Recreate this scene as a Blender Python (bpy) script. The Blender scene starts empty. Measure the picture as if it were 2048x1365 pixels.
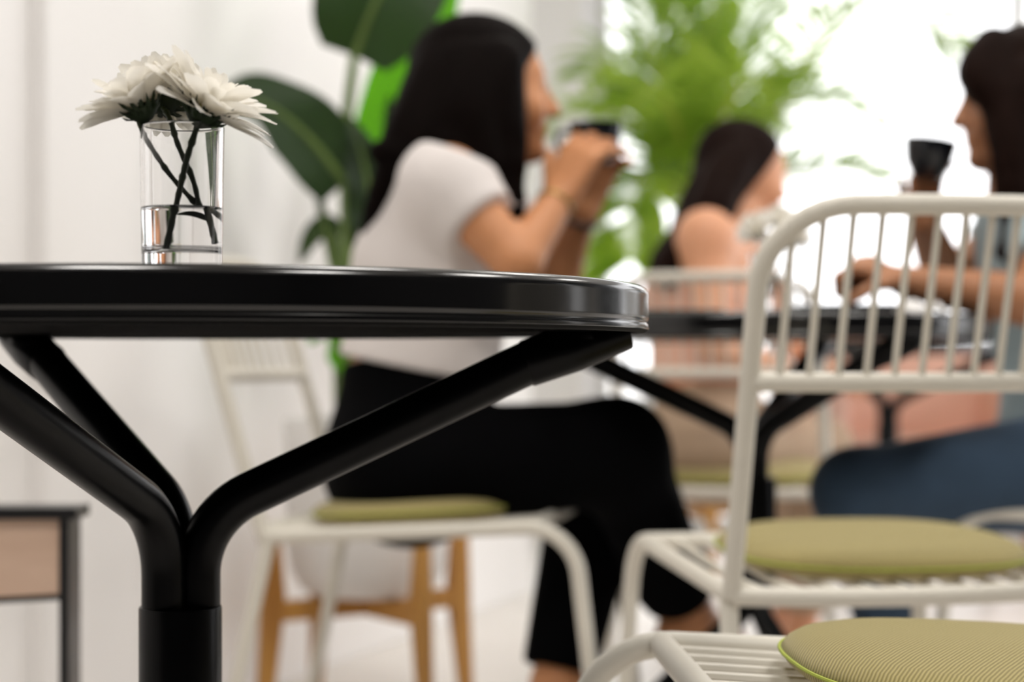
import bpy, math, random
import numpy as np
from mathutils import Vector, Matrix
random.seed(7)
rng = np.random.default_rng(7)
C = bpy.context.scene.collection
S = bpy.context.scene

# ------------------------------------------------------------------ camera, world, light, exposure
F, HOR, CAMZ = 3660.0, 724.0, 0.69       # focal length in px of the 2048 px frame, horizon row, eye height
PHI = math.radians(19.3)                 # the room's long axis lies this far clockwise of the view
CP, SP = math.cos(PHI), math.sin(PHI)

cam_d = bpy.data.cameras.new('camera')
cam = bpy.data.objects.new('camera', cam_d)
C.objects.link(cam)
S.camera = cam
cam.location = (0, 0, CAMZ)
cam.rotation_euler = (math.pi / 2, 0, PHI)
cam_d.sensor_width = 36.0
cam_d.lens = F * 36 / 2048
cam_d.shift_y = (HOR - 682.5) / 2048
cam_d.clip_start = 0.05
cam_d.clip_end = 200
cam_d.dof.use_dof = True
cam_d.dof.focus_distance = 1.255
cam_d.dof.aperture_fstop = 4.0

w = bpy.data.worlds.new('world')
S.world = w
w.use_nodes = True
bg = w.node_tree.nodes['Background']
bg.inputs['Color'].default_value = (0.985, 0.985, 1.0, 1)
bg.inputs['Strength'].default_value = 2.7

def area(name, loc, rot, sx, sy, power, color=(1, 1, 1), portal=False):
    l = bpy.data.lights.new(name, 'AREA')
    l.shape = 'RECTANGLE'
    l.size, l.size_y, l.energy, l.color = sx, sy, power, color
    if portal:
        l.cycles.is_portal = True
    o = bpy.data.objects.new(name, l)
    o.location, o.rotation_euler = loc, rot
    C.objects.link(o)
    return o

XL, XR, YB, YR, ZC = -1.76, 2.2, 7.2, -1.0, 2.9     # left wall, right glazing, back glazing, rear wall, ceiling
area('portal_right', (XR + 0.06, 5.3, 1.45), (0, math.pi / 2, 0), 2.7, 3.8, 1, portal=True)
area('portal_back', (-0.9, YB + 0.06, 1.45), (-math.pi / 2, 0, 0), 6.0, 2.7, 1, portal=True)
for i, (x, y) in enumerate(((-0.8, 0.6), (0.9, 0.6), (-0.6, 2.4), (0.9, 2.4), (-0.6, 4.2), (0.9, 4.2))):
    area('overhead_fill_light', (x, y, ZC - 0.06), (0, 0, 0), 0.5, 0.5, (20, 23, 15, 16, 10, 10)[i], (1.0, 0.96, 0.91))  # added fill light from above, no lamp is seen there

S.view_settings.view_transform = 'Standard'
S.view_settings.look = 'None'
S.view_settings.gamma = 1.0
S.view_settings.use_curve_mapping = False
S.view_settings.exposure = 0.18
S.cycles.max_bounces = 12
S.cycles.transmission_bounces = 12
S.cycles.transparent_max_bounces = 16
S.cycles.diffuse_bounces = 6
S.cycles.glossy_bounces = 4
S.cycles.caustics_refractive = False
S.cycles.caustics_reflective = False
S.cycles.use_denoising = True

# ------------------------------------------------------------------ helpers
def P(px, py, d):
    """a point of the view frame (x right, y away, z up) seen at a pixel at distance d"""
    return np.array([(px - 1024) / F * d, d, CAMZ + (HOR - py) / F * d])

def room(X, d):
    return (X * CP - d * SP, X * SP + d * CP)

def set_place(o, X, d, z=0.0, heading=0.0):
    x, y = room(X, d)
    o.location = (x, y, z)
    o.rotation_euler = (0, 0, heading + PHI)

def tag(o, label=None, cat=None, group=None, kind=None):
    if label: o['label'] = label
    if cat: o['category'] = cat
    if group: o['group'] = group
    if kind: o['kind'] = kind
    return o

def empty(name, label, cat, group=None):
    o = bpy.data.objects.new(name, None)
    o.empty_display_size = 0.1
    C.objects.link(o)
    return tag(o, label, cat, group)

class MD:
    """collects verts and faces, builds one mesh object"""
    def __init__(self):
        self.v, self.f = [], []
    def add(self, v, f):
        n = len(self.v)
        self.v += [tuple(map(float, p)) for p in v]
        self.f += [tuple(i + n for i in q) for q in f]
        return self
    def box(self, lo, hi):
        x0, y0, z0 = lo; x1, y1, z1 = hi
        return self.add([(x0,y0,z0),(x1,y0,z0),(x1,y1,z0),(x0,y1,z0),(x0,y0,z1),(x1,y0,z1),(x1,y1,z1),(x0,y1,z1)],
                        [(0,3,2,1),(4,5,6,7),(0,1,5,4),(1,2,6,5),(2,3,7,6),(3,0,4,7)])
    def tube(self, pts, r, seg=10, caps=True, flat=None):
        pts = [np.array(p, float) for p in pts]
        n = len(pts)
        rs = r if hasattr(r, '__len__') else [r] * n
        t = [None] * n
        for i in range(n):
            a = pts[min(i + 1, n - 1)] - pts[max(i - 1, 0)]
            t[i] = a / (np.linalg.norm(a) + 1e-12)
        ref = np.array([0, 0, 1.0]) if abs(t[0][2]) < 0.9 else np.array([1.0, 0, 0])
        u = np.cross(ref, t[0]); u /= np.linalg.norm(u)
        V, Q = [], []
        for i in range(n):
            u = u - t[i] * np.dot(u, t[i]); u /= np.linalg.norm(u)
            b = np.cross(t[i], u)
            for k in range(seg):
                a = 2 * math.pi * k / seg
                V.append(pts[i] + rs[i] * (math.cos(a) * u + math.sin(a) * b))
        for i in range(n - 1):
            for k in range(seg):
                k2 = (k + 1) % seg
                Q.append((i*seg+k, i*seg+k2, (i+1)*seg+k2, (i+1)*seg+k))
        if caps:
            Q.append(tuple(range(seg - 1, -1, -1)))
            Q.append(tuple(range((n-1)*seg, n*seg)))
        return self.add(V, Q)
    def lathe(self, prof, seg=48, c=(0, 0, 0), close=False):
        V, Q = [], []
        n = len(prof)
        for r, z in prof:
            for k in range(seg):
                a = 2 * math.pi * k / seg
                V.append((c[0] + r * math.cos(a), c[1] + r * math.sin(a), c[2] + z))
        m = n if close else n - 1
        for i in range(m):
            j = (i + 1) % n
            for k in range(seg):
                k2 = (k + 1) % seg
                Q.append((i*seg+k, i*seg+k2, j*seg+k2, j*seg+k))
        if not close:
            if prof[0][0] > 1e-6: Q.append(tuple(range(seg - 1, -1, -1)))
            if prof[-1][0] > 1e-6: Q.append(tuple(range((n-1)*seg, n*seg)))
        return self.add(V, Q)
    def build(self, name, mat, parent=None, smooth=True, bevel=0.0, angle=40):
        me = bpy.data.meshes.new(name)
        me.from_pydata(self.v, [], self.f)
        me.validate()
        me.update()
        o = bpy.data.objects.new(name, me)
        C.objects.link(o)
        if mat: me.materials.append(mat)
        if smooth:
            me.polygons.foreach_set('use_smooth', [True] * len(me.polygons))
            try:
                me.set_sharp_from_angle(angle=math.radians(angle))
            except Exception:
                pass
        if bevel:
            b = o.modifiers.new('bevel', 'BEVEL'); b.width = bevel; b.segments = 2; b.limit_method = 'ANGLE'
        if parent: o.parent = parent
        return o

def fillet(pts, r, n=7):
    """polyline with its inner corners rounded; r one radius or one per inner corner"""
    pts = [np.array(p, float) for p in pts]
    out = [pts[0]]
    for i in range(1, len(pts) - 1):
        rr = r[i-1] if hasattr(r, '__len__') else r
        a, b, c = pts[i-1], pts[i], pts[i+1]
        u, v = a - b, c - b
        lu, lv = np.linalg.norm(u), np.linalg.norm(v)
        u, v = u / lu, v / lv
        th = math.acos(max(-1, min(1, float(np.dot(u, v)))))
        if th > math.pi - 0.02:
            out.append(b); continue
        tl = min(rr / math.tan(th / 2), 0.49 * lu, 0.49 * lv)
        rad = tl * math.tan(th / 2)
        bis = (u + v) / np.linalg.norm(u + v)
        cen = b + bis * rad / math.sin(th / 2)
        s, e = b + u * tl - cen, b + v * tl - cen
        om = math.acos(max(-1, min(1, float(np.dot(s, e) / rad / rad))))
        for k in range(n + 1):
            q = k / n
            out.append(cen + (math.sin((1-q)*om) * s + math.sin(q*om) * e) / math.sin(om))
    out.append(pts[-1])
    return out

def spline(pts, n=8):
    """Catmull-Rom through the points"""
    p = [np.array(q, float) for q in pts]
    p = [2 * p[0] - p[1]] + p + [2 * p[-1] - p[-2]]
    out = []
    for i in range(1, len(p) - 2):
        for k in range(n):
            t = k / n
            out.append(0.5 * (2*p[i] + (p[i+1]-p[i-1])*t + (2*p[i-1]-5*p[i]+4*p[i+1]-p[i+2])*t*t + (3*p[i]-p[i-1]-3*p[i+1]+p[i+2])*t**3))
    out.append(p[-2])
    return out

def dup(root):
    """a copy of a thing, its parts and their sub-parts"""
    r = root.copy(); C.objects.link(r)
    for ch in list(root.children):
        c = ch.copy(); C.objects.link(c); c.parent = r
        for g in list(ch.children):
            d = g.copy(); C.objects.link(d); d.parent = c
    return r

# ------------------------------------------------------------------ materials
def mat(name, col, rough=0.5, spec=0.5, metal=0.0, noise=0.0, nscale=20, bump=0.0, bscale=200, sheen=0.0, coat=0.0, sss=0.0):
    m = bpy.data.materials.new(name); m.use_nodes = True
    nt = m.node_tree; b = nt.nodes['Principled BSDF']
    b.inputs['Base Color'].default_value = (*col, 1)
    b.inputs['Roughness'].default_value = rough
    b.inputs['Specular IOR Level'].default_value = spec
    b.inputs['Metallic'].default_value = metal
    b.inputs['Sheen Weight'].default_value = sheen
    b.inputs['Coat Weight'].default_value = coat
    if sss:
        b.inputs['Subsurface Weight'].default_value = sss
        b.inputs['Subsurface Radius'].default_value = (0.012, 0.005, 0.003)
    tc = nt.nodes.new('ShaderNodeTexCoord')
    if noise:
        n = nt.nodes.new('ShaderNodeTexNoise'); n.inputs['Scale'].default_value = nscale; n.inputs['Detail'].default_value = 4
        r = nt.nodes.new('ShaderNodeMapRange')
        r.inputs['To Min'].default_value = 1 - noise; r.inputs['To Max'].default_value = 1 + noise
        x = nt.nodes.new('ShaderNodeMixRGB'); x.blend_type = 'MULTIPLY'; x.inputs['Fac'].default_value = 1
        x.inputs['Color1'].default_value = (*col, 1)
        nt.links.new(tc.outputs['Object'], n.inputs['Vector'])
        nt.links.new(n.outputs['Fac'], r.inputs['Value']); nt.links.new(r.outputs['Result'], x.inputs['Color2'])
        nt.links.new(x.outputs['Color'], b.inputs['Base Color'])
    if bump:
        n = nt.nodes.new('ShaderNodeTexNoise'); n.inputs['Scale'].default_value = bscale
        bp = nt.nodes.new('ShaderNodeBump'); bp.inputs['Strength'].default_value = bump; bp.inputs['Distance'].default_value = 0.002
        nt.links.new(tc.outputs['Object'], n.inputs['Vector'])
        nt.links.new(n.outputs['Fac'], bp.inputs['Height']); nt.links.new(bp.outputs['Normal'], b.inputs['Normal'])
    return m

def wood(name, c1, c2, scale=(2, 2, 18), rough=0.5):
    m = mat(name, c1, rough)
    nt = m.node_tree; b = nt.nodes['Principled BSDF']
    tc = nt.nodes.new('ShaderNodeTexCoord'); mp = nt.nodes.new('ShaderNodeMapping')
    mp.inputs['Scale'].default_value = scale
    n = nt.nodes.new('ShaderNodeTexNoise'); n.inputs['Scale'].default_value = 4; n.inputs['Detail'].default_value = 6; n.inputs['Distortion'].default_value = 0.6
    cr = nt.nodes.new('ShaderNodeValToRGB')
    cr.color_ramp.elements[0].color = (*c1, 1); cr.color_ramp.elements[1].color = (*c2, 1)
    cr.color_ramp.elements[0].position = 0.35; cr.color_ramp.elements[1].position = 0.68
    nt.links.new(tc.outputs['Object'], mp.inputs['Vector']); nt.links.new(mp.outputs['Vector'], n.inputs['Vector'])
    nt.links.new(n.outputs['Fac'], cr.inputs['Fac']); nt.links.new(cr.outputs['Color'], b.inputs['Base Color'])
    return m

def leaf_mat(name, col, tcol, trans=0.4, rough=0.4, vein=0.0):
    m = bpy.data.materials.new(name); m.use_nodes = True
    nt = m.node_tree; b = nt.nodes['Principled BSDF']; out = nt.nodes['Material Output']
    b.inputs['Base Color'].default_value = (*col, 1); b.inputs['Roughness'].default_value = rough
    t = nt.nodes.new('ShaderNodeBsdfTranslucent'); t.inputs['Color'].default_value = (*tcol, 1)
    x = nt.nodes.new('ShaderNodeMixShader'); x.inputs['Fac'].default_value = trans
    nt.links.new(b.outputs[0], x.inputs[1]); nt.links.new(t.outputs[0], x.inputs[2]); nt.links.new(x.outputs[0], out.inputs['Surface'])
    tc = nt.nodes.new('ShaderNodeTexCoord'); n = nt.nodes.new('ShaderNodeTexNoise'); n.inputs['Scale'].default_value = 9
    mx = nt.nodes.new('ShaderNodeMixRGB'); mx.blend_type = 'MULTIPLY'; mx.inputs['Fac'].default_value = 0.1 if name == 'white_petal' else 0.35
    mx.inputs['Color1'].default_value = (*col, 1)
    nt.links.new(tc.outputs['Object'], n.inputs['Vector']); nt.links.new(n.outputs['Fac'], mx.inputs['Color2']); nt.links.new(mx.outputs['Color'], b.inputs['Base Color'])
    return m

def glass_mat(name, ior=1.48, col=(1, 1, 1), rough=0.0):
    m = bpy.data.materials.new(name); m.use_nodes = True
    nt = m.node_tree; nt.nodes.remove(nt.nodes['Principled BSDF'])
    g = nt.nodes.new('ShaderNodeBsdfGlass'); g.inputs['IOR'].default_value = ior; g.inputs['Color'].default_value = (*col, 1); g.inputs['Roughness'].default_value = rough
    nt.links.new(g.outputs[0], nt.nodes['Material Output'].inputs['Surface'])
    return m

def pane_mat(name):
    m = bpy.data.materials.new(name); m.use_nodes = True
    nt = m.node_tree; nt.nodes.remove(nt.nodes['Principled BSDF'])
    t = nt.nodes.new('ShaderNodeBsdfTransparent'); g = nt.nodes.new('ShaderNodeBsdfGlossy'); g.inputs['Roughness'].default_value = 0.02
    fr = nt.nodes.new('ShaderNodeFresnel'); fr.inputs['IOR'].default_value = 1.4
    x = nt.nodes.new('ShaderNodeMixShader')
    nt.links.new(fr.outputs[0], x.inputs['Fac']); nt.links.new(t.outputs[0], x.inputs[1]); nt.links.new(g.outputs[0], x.inputs[2])
    nt.links.new(x.outputs[0], nt.nodes['Material Output'].inputs['Surface'])
    return m

M = {}
M['wall'] = mat('white_plaster', (0.88, 0.865, 0.855), 0.75, noise=0.02, nscale=3, bump=0.08, bscale=60)
M['dark_wall'] = mat('dark_unseen_plaster', (0.04, 0.04, 0.042), 0.8, noise=0.1, nscale=4)  # for unseen walls, dark tone chosen for the table rim's reflections
M['ceiling'] = mat('ceiling_paint', (0.85, 0.84, 0.82), 0.85, noise=0.02, nscale=2)
M['tile'] = mat('pale_floor_tile', (0.76, 0.72, 0.68), 0.32, 0.4, noise=0.05, nscale=5)
M['grout'] = mat('floor_grout', (0.52, 0.48, 0.44), 0.8, noise=0.05, nscale=30)
M['terrace'] = mat('terrace_concrete', (0.75, 0.73, 0.7), 0.8, noise=0.06, nscale=2)
M['frame_white'] = mat('white_window_frame', (0.7, 0.7, 0.69), 0.4, noise=0.02, nscale=8)
M['pane'] = pane_mat('window_glass')
M['black'] = mat('black_powder_coat', (0.0010, 0.0010, 0.0013), 0.16, 0.7, noise=0.1, nscale=40)
M['black_matt'] = mat('black_matt_underside', (0.001, 0.001, 0.0012), 0.7, 0.08, noise=0.1, nscale=40)
M['black_tube'] = mat('black_tube_coat', (0.0012, 0.0012, 0.0015), 0.30, 0.14, noise=0.1, nscale=40)
M['stand_metal'] = mat('satin_black_metal', (0.006, 0.006, 0.007), 0.32, 0.6, noise=0.1, nscale=40)
M['cream'] = mat('cream_powder_coat', (0.70, 0.665, 0.585), 0.38, 0.4, noise=0.03, nscale=15, bump=0.03, bscale=400)
M['piping'] = mat('lime_piping', (0.38, 0.44, 0.06), 0.7, noise=0.1, nscale=60)
M['glass'] = glass_mat('clear_glass', 1.47)
M['water'] = glass_mat('water', 1.33)
M['petal'] = leaf_mat('white_petal', (0.95, 0.93, 0.89), (0.95, 0.92, 0.84), 0.42, 0.55)
M['disc'] = mat('yellow_green_florets', (0.55, 0.52, 0.12), 0.8, noise=0.3, nscale=300)
M['calyx'] = mat('dark_green_calyx', (0.018, 0.035, 0.01), 0.6, noise=0.3, nscale=200)
M['stem'] = mat('green_stem', (0.035, 0.06, 0.015), 0.5, noise=0.3, nscale=120)
M['skin'] = mat('tan_skin', (0.55, 0.245, 0.11), 0.5, 0.35, noise=0.05, nscale=20, sss=0.08)
M['skin_dark'] = mat('brown_skin', (0.42, 0.19, 0.095), 0.5, 0.35, noise=0.05, nscale=20, sss=0.08)
M['skin_peach'] = mat('peach_skin', (0.70, 0.345, 0.2), 0.5, 0.35, noise=0.05, nscale=20, sss=0.08)
M['hair'] = mat('black_brown_hair', (0.0030, 0.0014, 0.0010), 0.65, 0.04, noise=0.5, nscale=60)
M['hair_brown'] = mat('dark_brown_hair', (0.010, 0.0042, 0.0028), 0.65, 0.05, noise=0.5, nscale=60)
M['shirt'] = mat('white_cotton', (0.74, 0.69, 0.67), 0.85, 0.2, noise=0.03, nscale=12, bump=0.15, bscale=30, sheen=0.1)
M['trousers'] = mat('black_trouser_cloth', (0.0012, 0.0012, 0.0016), 0.9, 0.05, noise=0.2, nscale=20)
M['blue_top'] = mat('pale_blue_knit', (0.36, 0.45, 0.48), 0.85, 0.2, noise=0.08, nscale=30, sheen=0.1)
M['jeans'] = mat('blue_denim', (0.042, 0.072, 0.115), 0.8, 0.15, noise=0.35, nscale=14, sheen=0.1)
M['peach_cloth'] = mat('peach_cloth', (0.70, 0.36, 0.25), 0.85, 0.2, noise=0.06, nscale=20)
M['tan_cloth'] = mat('tan_trousers', (0.40, 0.29, 0.205), 0.85, 0.2, noise=0.06, nscale=20)
M['eye'] = mat('eye', (0.03, 0.02, 0.015), 0.1, 0.5, noise=0.1, nscale=80)
M['cup'] = mat('black_glazed_ceramic', (0.004, 0.005, 0.008), 0.14, 0.5, noise=0.1, nscale=40)
M['coffee'] = mat('coffee', (0.03, 0.012, 0.005), 0.1, 0.5, noise=0.1, nscale=40)
M['gold'] = mat('gold_bracelet', (0.6, 0.42, 0.16), 0.3, 0.5, metal=0.8, noise=0.1, nscale=60)
M['leather'] = mat('dark_leather_strap', (0.02, 0.014, 0.012), 0.5, 0.4, noise=0.2, nscale=60)
M['pot'] = mat('white_ceramic_pot', (0.78, 0.76, 0.74), 0.45, 0.4, noise=0.03, nscale=6)
M['soil'] = mat('potting_soil', (0.03, 0.02, 0.014), 0.95, 0.1, noise=0.5, nscale=60, bump=1.0, bscale=80)
M['oak'] = wood('honey_oak', (0.52, 0.26, 0.055), (0.38, 0.165, 0.03), (6, 6, 1.2))
M['ply'] = wood('pale_plywood', (0.70, 0.50, 0.38), (0.62, 0.43, 0.32), (1.5, 8, 8))
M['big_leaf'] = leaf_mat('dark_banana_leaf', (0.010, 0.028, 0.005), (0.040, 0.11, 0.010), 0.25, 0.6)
M['lit_leaf'] = leaf_mat('lit_green_leaf', (0.07, 0.22, 0.01), (0.16, 0.62, 0.0), 0.62, 0.4)  # light shining through the blade is put into this brighter green
M['rib'] = mat('leaf_rib', (0.12, 0.19, 0.04), 0.5, noise=0.2, nscale=30)
M['palm'] = leaf_mat('palm_leaflet', (0.17, 0.27, 0.03), (0.55, 0.78, 0.10), 0.5, 0.45)
M['palm_rib'] = mat('palm_stalk', (0.42, 0.46, 0.05), 0.5, noise=0.2, nscale=20)
M['napkin'] = mat('white_paper', (0.8, 0.78, 0.76), 0.9, 0.2, noise=0.03, nscale=30)
M['peach_fabric'] = mat('peach_upholstery', (0.80, 0.50, 0.40), 0.85, 0.2, noise=0.06, nscale=14, bump=0.2, bscale=120, sheen=0.1)
M['shoe'] = mat('black_shoe', (0.006, 0.006, 0.006), 0.4, 0.4, noise=0.1, nscale=40)

def strand_bump(m, s1=70, s2=5):
    """fine strands running down the hair"""
    nt = m.node_tree; b = nt.nodes['Principled BSDF']
    tc = nt.nodes.new('ShaderNodeTexCoord'); mp = nt.nodes.new('ShaderNodeMapping'); mp.inputs['Scale'].default_value = (s1, s1, s2)
    n = nt.nodes.new('ShaderNodeTexNoise'); n.inputs['Scale'].default_value = 2.0; n.inputs['Detail'].default_value = 5
    bp = nt.nodes.new('ShaderNodeBump'); bp.inputs['Strength'].default_value = 0.8; bp.inputs['Distance'].default_value = 0.004
    nt.links.new(tc.outputs['Object'], mp.inputs['Vector']); nt.links.new(mp.outputs['Vector'], n.inputs['Vector'])
    nt.links.new(n.outputs['Fac'], bp.inputs['Height']); nt.links.new(bp.outputs['Normal'], b.inputs['Normal'])
for k_ in ('hair', 'hair_brown'): strand_bump(M[k_])

def cushion_material():
    m = mat('olive_woven_fabric', (0.32, 0.265, 0.095), 0.85, 0.15, sheen=0.2)
    nt = m.node_tree; b = nt.nodes['Principled BSDF']
    tc = nt.nodes.new('ShaderNodeTexCoord')
    wv = nt.nodes.new('ShaderNodeTexWave'); wv.inputs['Scale'].default_value = 105; wv.bands_direction = 'Y'; wv.inputs['Distortion'].default_value = 0.6
    mp = nt.nodes.new('ShaderNodeMapping'); mp.inputs['Rotation'].default_value = (0, 0, 0.5)
    cr = nt.nodes.new('ShaderNodeValToRGB')
    cr.color_ramp.elements[0].color = (0.22, 0.18, 0.06, 1); cr.color_ramp.elements[1].color = (0.43, 0.36, 0.155, 1)
    bp = nt.nodes.new('ShaderNodeBump'); bp.inputs['Strength'].default_value = 0.35; bp.inputs['Distance'].default_value = 0.001
    nt.links.new(tc.outputs['Object'], mp.inputs['Vector']); nt.links.new(mp.outputs['Vector'], wv.inputs['Vector'])
    nt.links.new(wv.outputs['Fac'], cr.inputs['Fac']); nt.links.new(cr.outputs['Color'], b.inputs['Base Color'])
    nt.links.new(wv.outputs['Fac'], bp.inputs['Height']); nt.links.new(bp.outputs['Normal'], b.inputs['Normal'])
    return m
M['cushion'] = cushion_material()

# ------------------------------------------------------------------ the room
def struct(name, md, m, parent=None, **k):
    o = md.build(name, m, parent, smooth=False, **k)
    if not parent: o['kind'] = 'structure'
    return o

fl = struct('floor', MD().box((-4.2, YR, -0.12), (XR + 0.2, YB + 0.1, -0.006)), M['grout'])
TS = 0.8
tile0 = None
x = XL
ix = 0
while x < XR - 0.05:
    y = 0.55
    while y < YB - 0.05:
        if tile0 is None:
            tile0 = MD().box((0.0015, 0.0015, -0.006), (TS - 0.0015, TS - 0.0015, 0.0)).build('floor_tile', M['tile'], fl, smooth=False, bevel=0.001)
            t = tile0
        else:
            t = tile0.copy(); C.objects.link(t); t.parent = fl
        t.location = (x, y, 0)
        y += TS
    x += TS
for (a, b) in (((XL, YR), (XR, 0.55)), ((-4.1, 5.1), (XL, YB))):
    MD().box((a[0], a[1], -0.006), (b[0], b[1], 0.0)).build('floor_tile', M['tile'], fl, smooth=False)
struct('ceiling', MD().box((-4.2, YR, ZC), (XR + 0.2, YB + 0.1, ZC + 0.15)), M['ceiling'])
struct('wall_left', MD().box((XL - 0.2, YR, 0), (XL, 5.0, ZC)), M['wall'])
struct('trim_1', MD().box((XL, 2.60, 0), (XL + 0.035, 2.885, ZC)), M['wall'], bevel=0.004)
struct('wall_corner', MD().box((-4.2, 5.0, 0), (XL - 0.2, 5.2, ZC)).box((XL - 0.2, 5.0, 0), (XL, 5.2, ZC)), M['wall'])
struct('wall_side', MD().box((-4.2, 5.2, 0), (-4.0, YB, ZC)), M['wall'])
struct('wall_rear', MD().box((-4.2, YR - 0.2, 0), (XR + 0.2, YR, ZC)), M['dark_wall'])  # out of view, set close and dark so the rim front mirrors black
struct('wall_right', MD().box((XR, YR, 0), (XR + 0.2, 3.4, ZC)), M['dark_wall'])  # out of view, darkened to shape the reflection along the rim
# the pillar that stands between the back windows
pil_a, pil_b = -2.38, -2.14
struct('wall_pillar', MD().box((pil_a, YB - 0.25, 0), (pil_b, YB + 0.1, ZC)), M['wall'], bevel=0.005)

def window(name, axis, a, b, at, n):
    """a floor-to-ceiling window: frame with mullions and one pane per field"""
    m = MD()
    t, dp = 0.05, 0.06
    def bx(u0, u1, z0, z1):
        if axis == 'x': m.box((u0, at, z0), (u1, at + dp, z1))
        else: m.box((at, u0, z0), (at + dp, u1, z1))
    bx(a, b, 0, 0.06); bx(a, b, ZC - 0.08, ZC)
    us = np.linspace(a, b, n + 1)
    for i, u in enumerate(us):
        bx(max(a, u - t / 2), min(b, u + t / 2), 0.06, ZC - 0.08)
    o = struct(name, m, M['frame_white'])
    for i in range(n):
        p = MD()
        if axis == 'x': p.box((us[i] + t/2, at + 0.025, 0.06), (us[i+1] - t/2, at + 0.033, ZC - 0.08))
        else: p.box((at + 0.025, us[i] + t/2, 0.06), (at + 0.033, us[i+1] - t/2, ZC - 0.08))
        p.build('pane', M['pane'], o, smooth=False)
    return o
window('window_1', 'x', pil_b, -0.486, YB, 1)
window('window_2', 'x', -0.486, XR, YB, 1)
window('window_3', 'x', -4.0, pil_a, YB, 1)
window('window_4', 'y', 3.4, YB, XR, 3)
struct('ground_outside', MD().box((-40, YB + 0.1, -0.3), (60, 80, -0.03)).box((XR + 0.2, -40, -0.3), (60, YB + 0.1, -0.03)), M['terrace'])

# ------------------------------------------------------------------ round pedestal tables
RT, ZT, ZB = 0.36, CAMZ + 0.0575, CAMZ + 0.0215
def make_table(label, angs):
    t = empty('pedestal_table', label, 'table', 'round black pedestal tables')
    e = 0.004
    prof = [(0.0, ZT), (RT * 0.5, ZT), (RT - 0.014, ZT), (RT - 0.010, ZT), (RT - 0.0055, ZT - 0.0007), (RT - 0.0022, ZT - 0.0026), (RT - 0.0004, ZT - 0.0055), (RT, ZT - 0.0075), (RT, ZT - 0.009),
            (RT, ZB + 0.0125), (RT, ZB + 0.0112), (RT - 0.0010, ZB + 0.0092), (RT - 0.0016, ZB + 0.0080), (RT - 0.0006, ZB + 0.0064), (RT + 0.0002, ZB + 0.0042),
            (RT - 0.0004, ZB + 0.0026)]
    MD().lathe(prof, 192).build('tabletop', M['black'], t, angle=60)
    MD().lathe([(RT - 0.0004, ZB + 0.0026), (RT - 0.0026, ZB + 0.0006), (RT - 0.006, ZB), (RT - 0.008, ZB + 0.0004), (RT - 0.010, ZB + 0.002), (RT - 0.012, ZB + 0.003), (0.0, ZB + 0.003)], 96).build('underside', M['black_matt'], t)
    for a, a0 in angs:
        c, s = math.cos(a), math.sin(a)
        c0, s0 = math.cos(a0), math.sin(a0)
        f = lambda r, z: (r * c, r * s, z)
        zc = 0.569
        pts = fillet([(0.0135 * c0, 0.0135 * s0, 0.40), (0.0135 * c0, 0.0135 * s0, zc), f(0.318, ZB + 0.000)], 0.068, 12)
        MD().tube(pts, 0.0174, 20).build('support_arm', M['black_tube'], t)
        q0, q1 = pts[-1] + 0.19 * (pts[-2] - pts[-1]), np.array(f(0.349, ZB + 0.003))
        MD().tube([q0, q0 + 0.03 * (q1 - q0), q0 + 0.5 * (q1 - q0), q1], [0.0174, 0.0188, 0.0188, 0.0150], 16).build('arm_bracket', M['black_tube'], t)
        pts = fillet([(0.0135 * c0, 0.0135 * s0, 0.44), (0.0135 * c0, 0.0135 * s0, 0.30), f(0.31, 0.02)], 0.06, 10)
        MD().tube(pts, 0.0170, 16).build('foot', M['black_tube'], t)
        MD().lathe([(0.0, 0.0), (0.016, 0.0), (0.017, 0.004), (0.017, 0.012), (0.010, 0.017), (0, 0.017)], 16, f(0.305, 0)).build('foot_pad', M['black_tube'], t)
    MD().lathe([(0.0, 0.335), (0.030, 0.335), (0.0317, 0.337), (0.0317, 0.500), (0.0312, 0.5015), (0.0, 0.5015)], 40).build('sleeve', M['black_tube'], t)
    return t
D2R = math.pi / 180
T1 = (-0.2555, 1.410)
table1 = make_table('black round pedestal table in front, holding the glass of white daisies', [(a * D2R, b * D2R) for a, b in ((7, 16), (126, 106), (249, 216))])
set_place(table1, *T1)
T2 = ((1512 - 1024) / F * 2.86, 2.86)
ZT2 = ZT * 1.016
table2 = dup(table1); table2.scale = (1, 1, 1.016); table2['label'] = 'black round pedestal table between the two women holding cups'
set_place(table2, *T2, heading=math.radians(55))
T3 = ((1775 - 1024) / F * 5.4, 5.4)
table3 = dup(table1); table3['label'] = 'farthest black pedestal table, in front of the peach armchair'
set_place(table3, *T3, heading=math.radians(-8))

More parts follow.
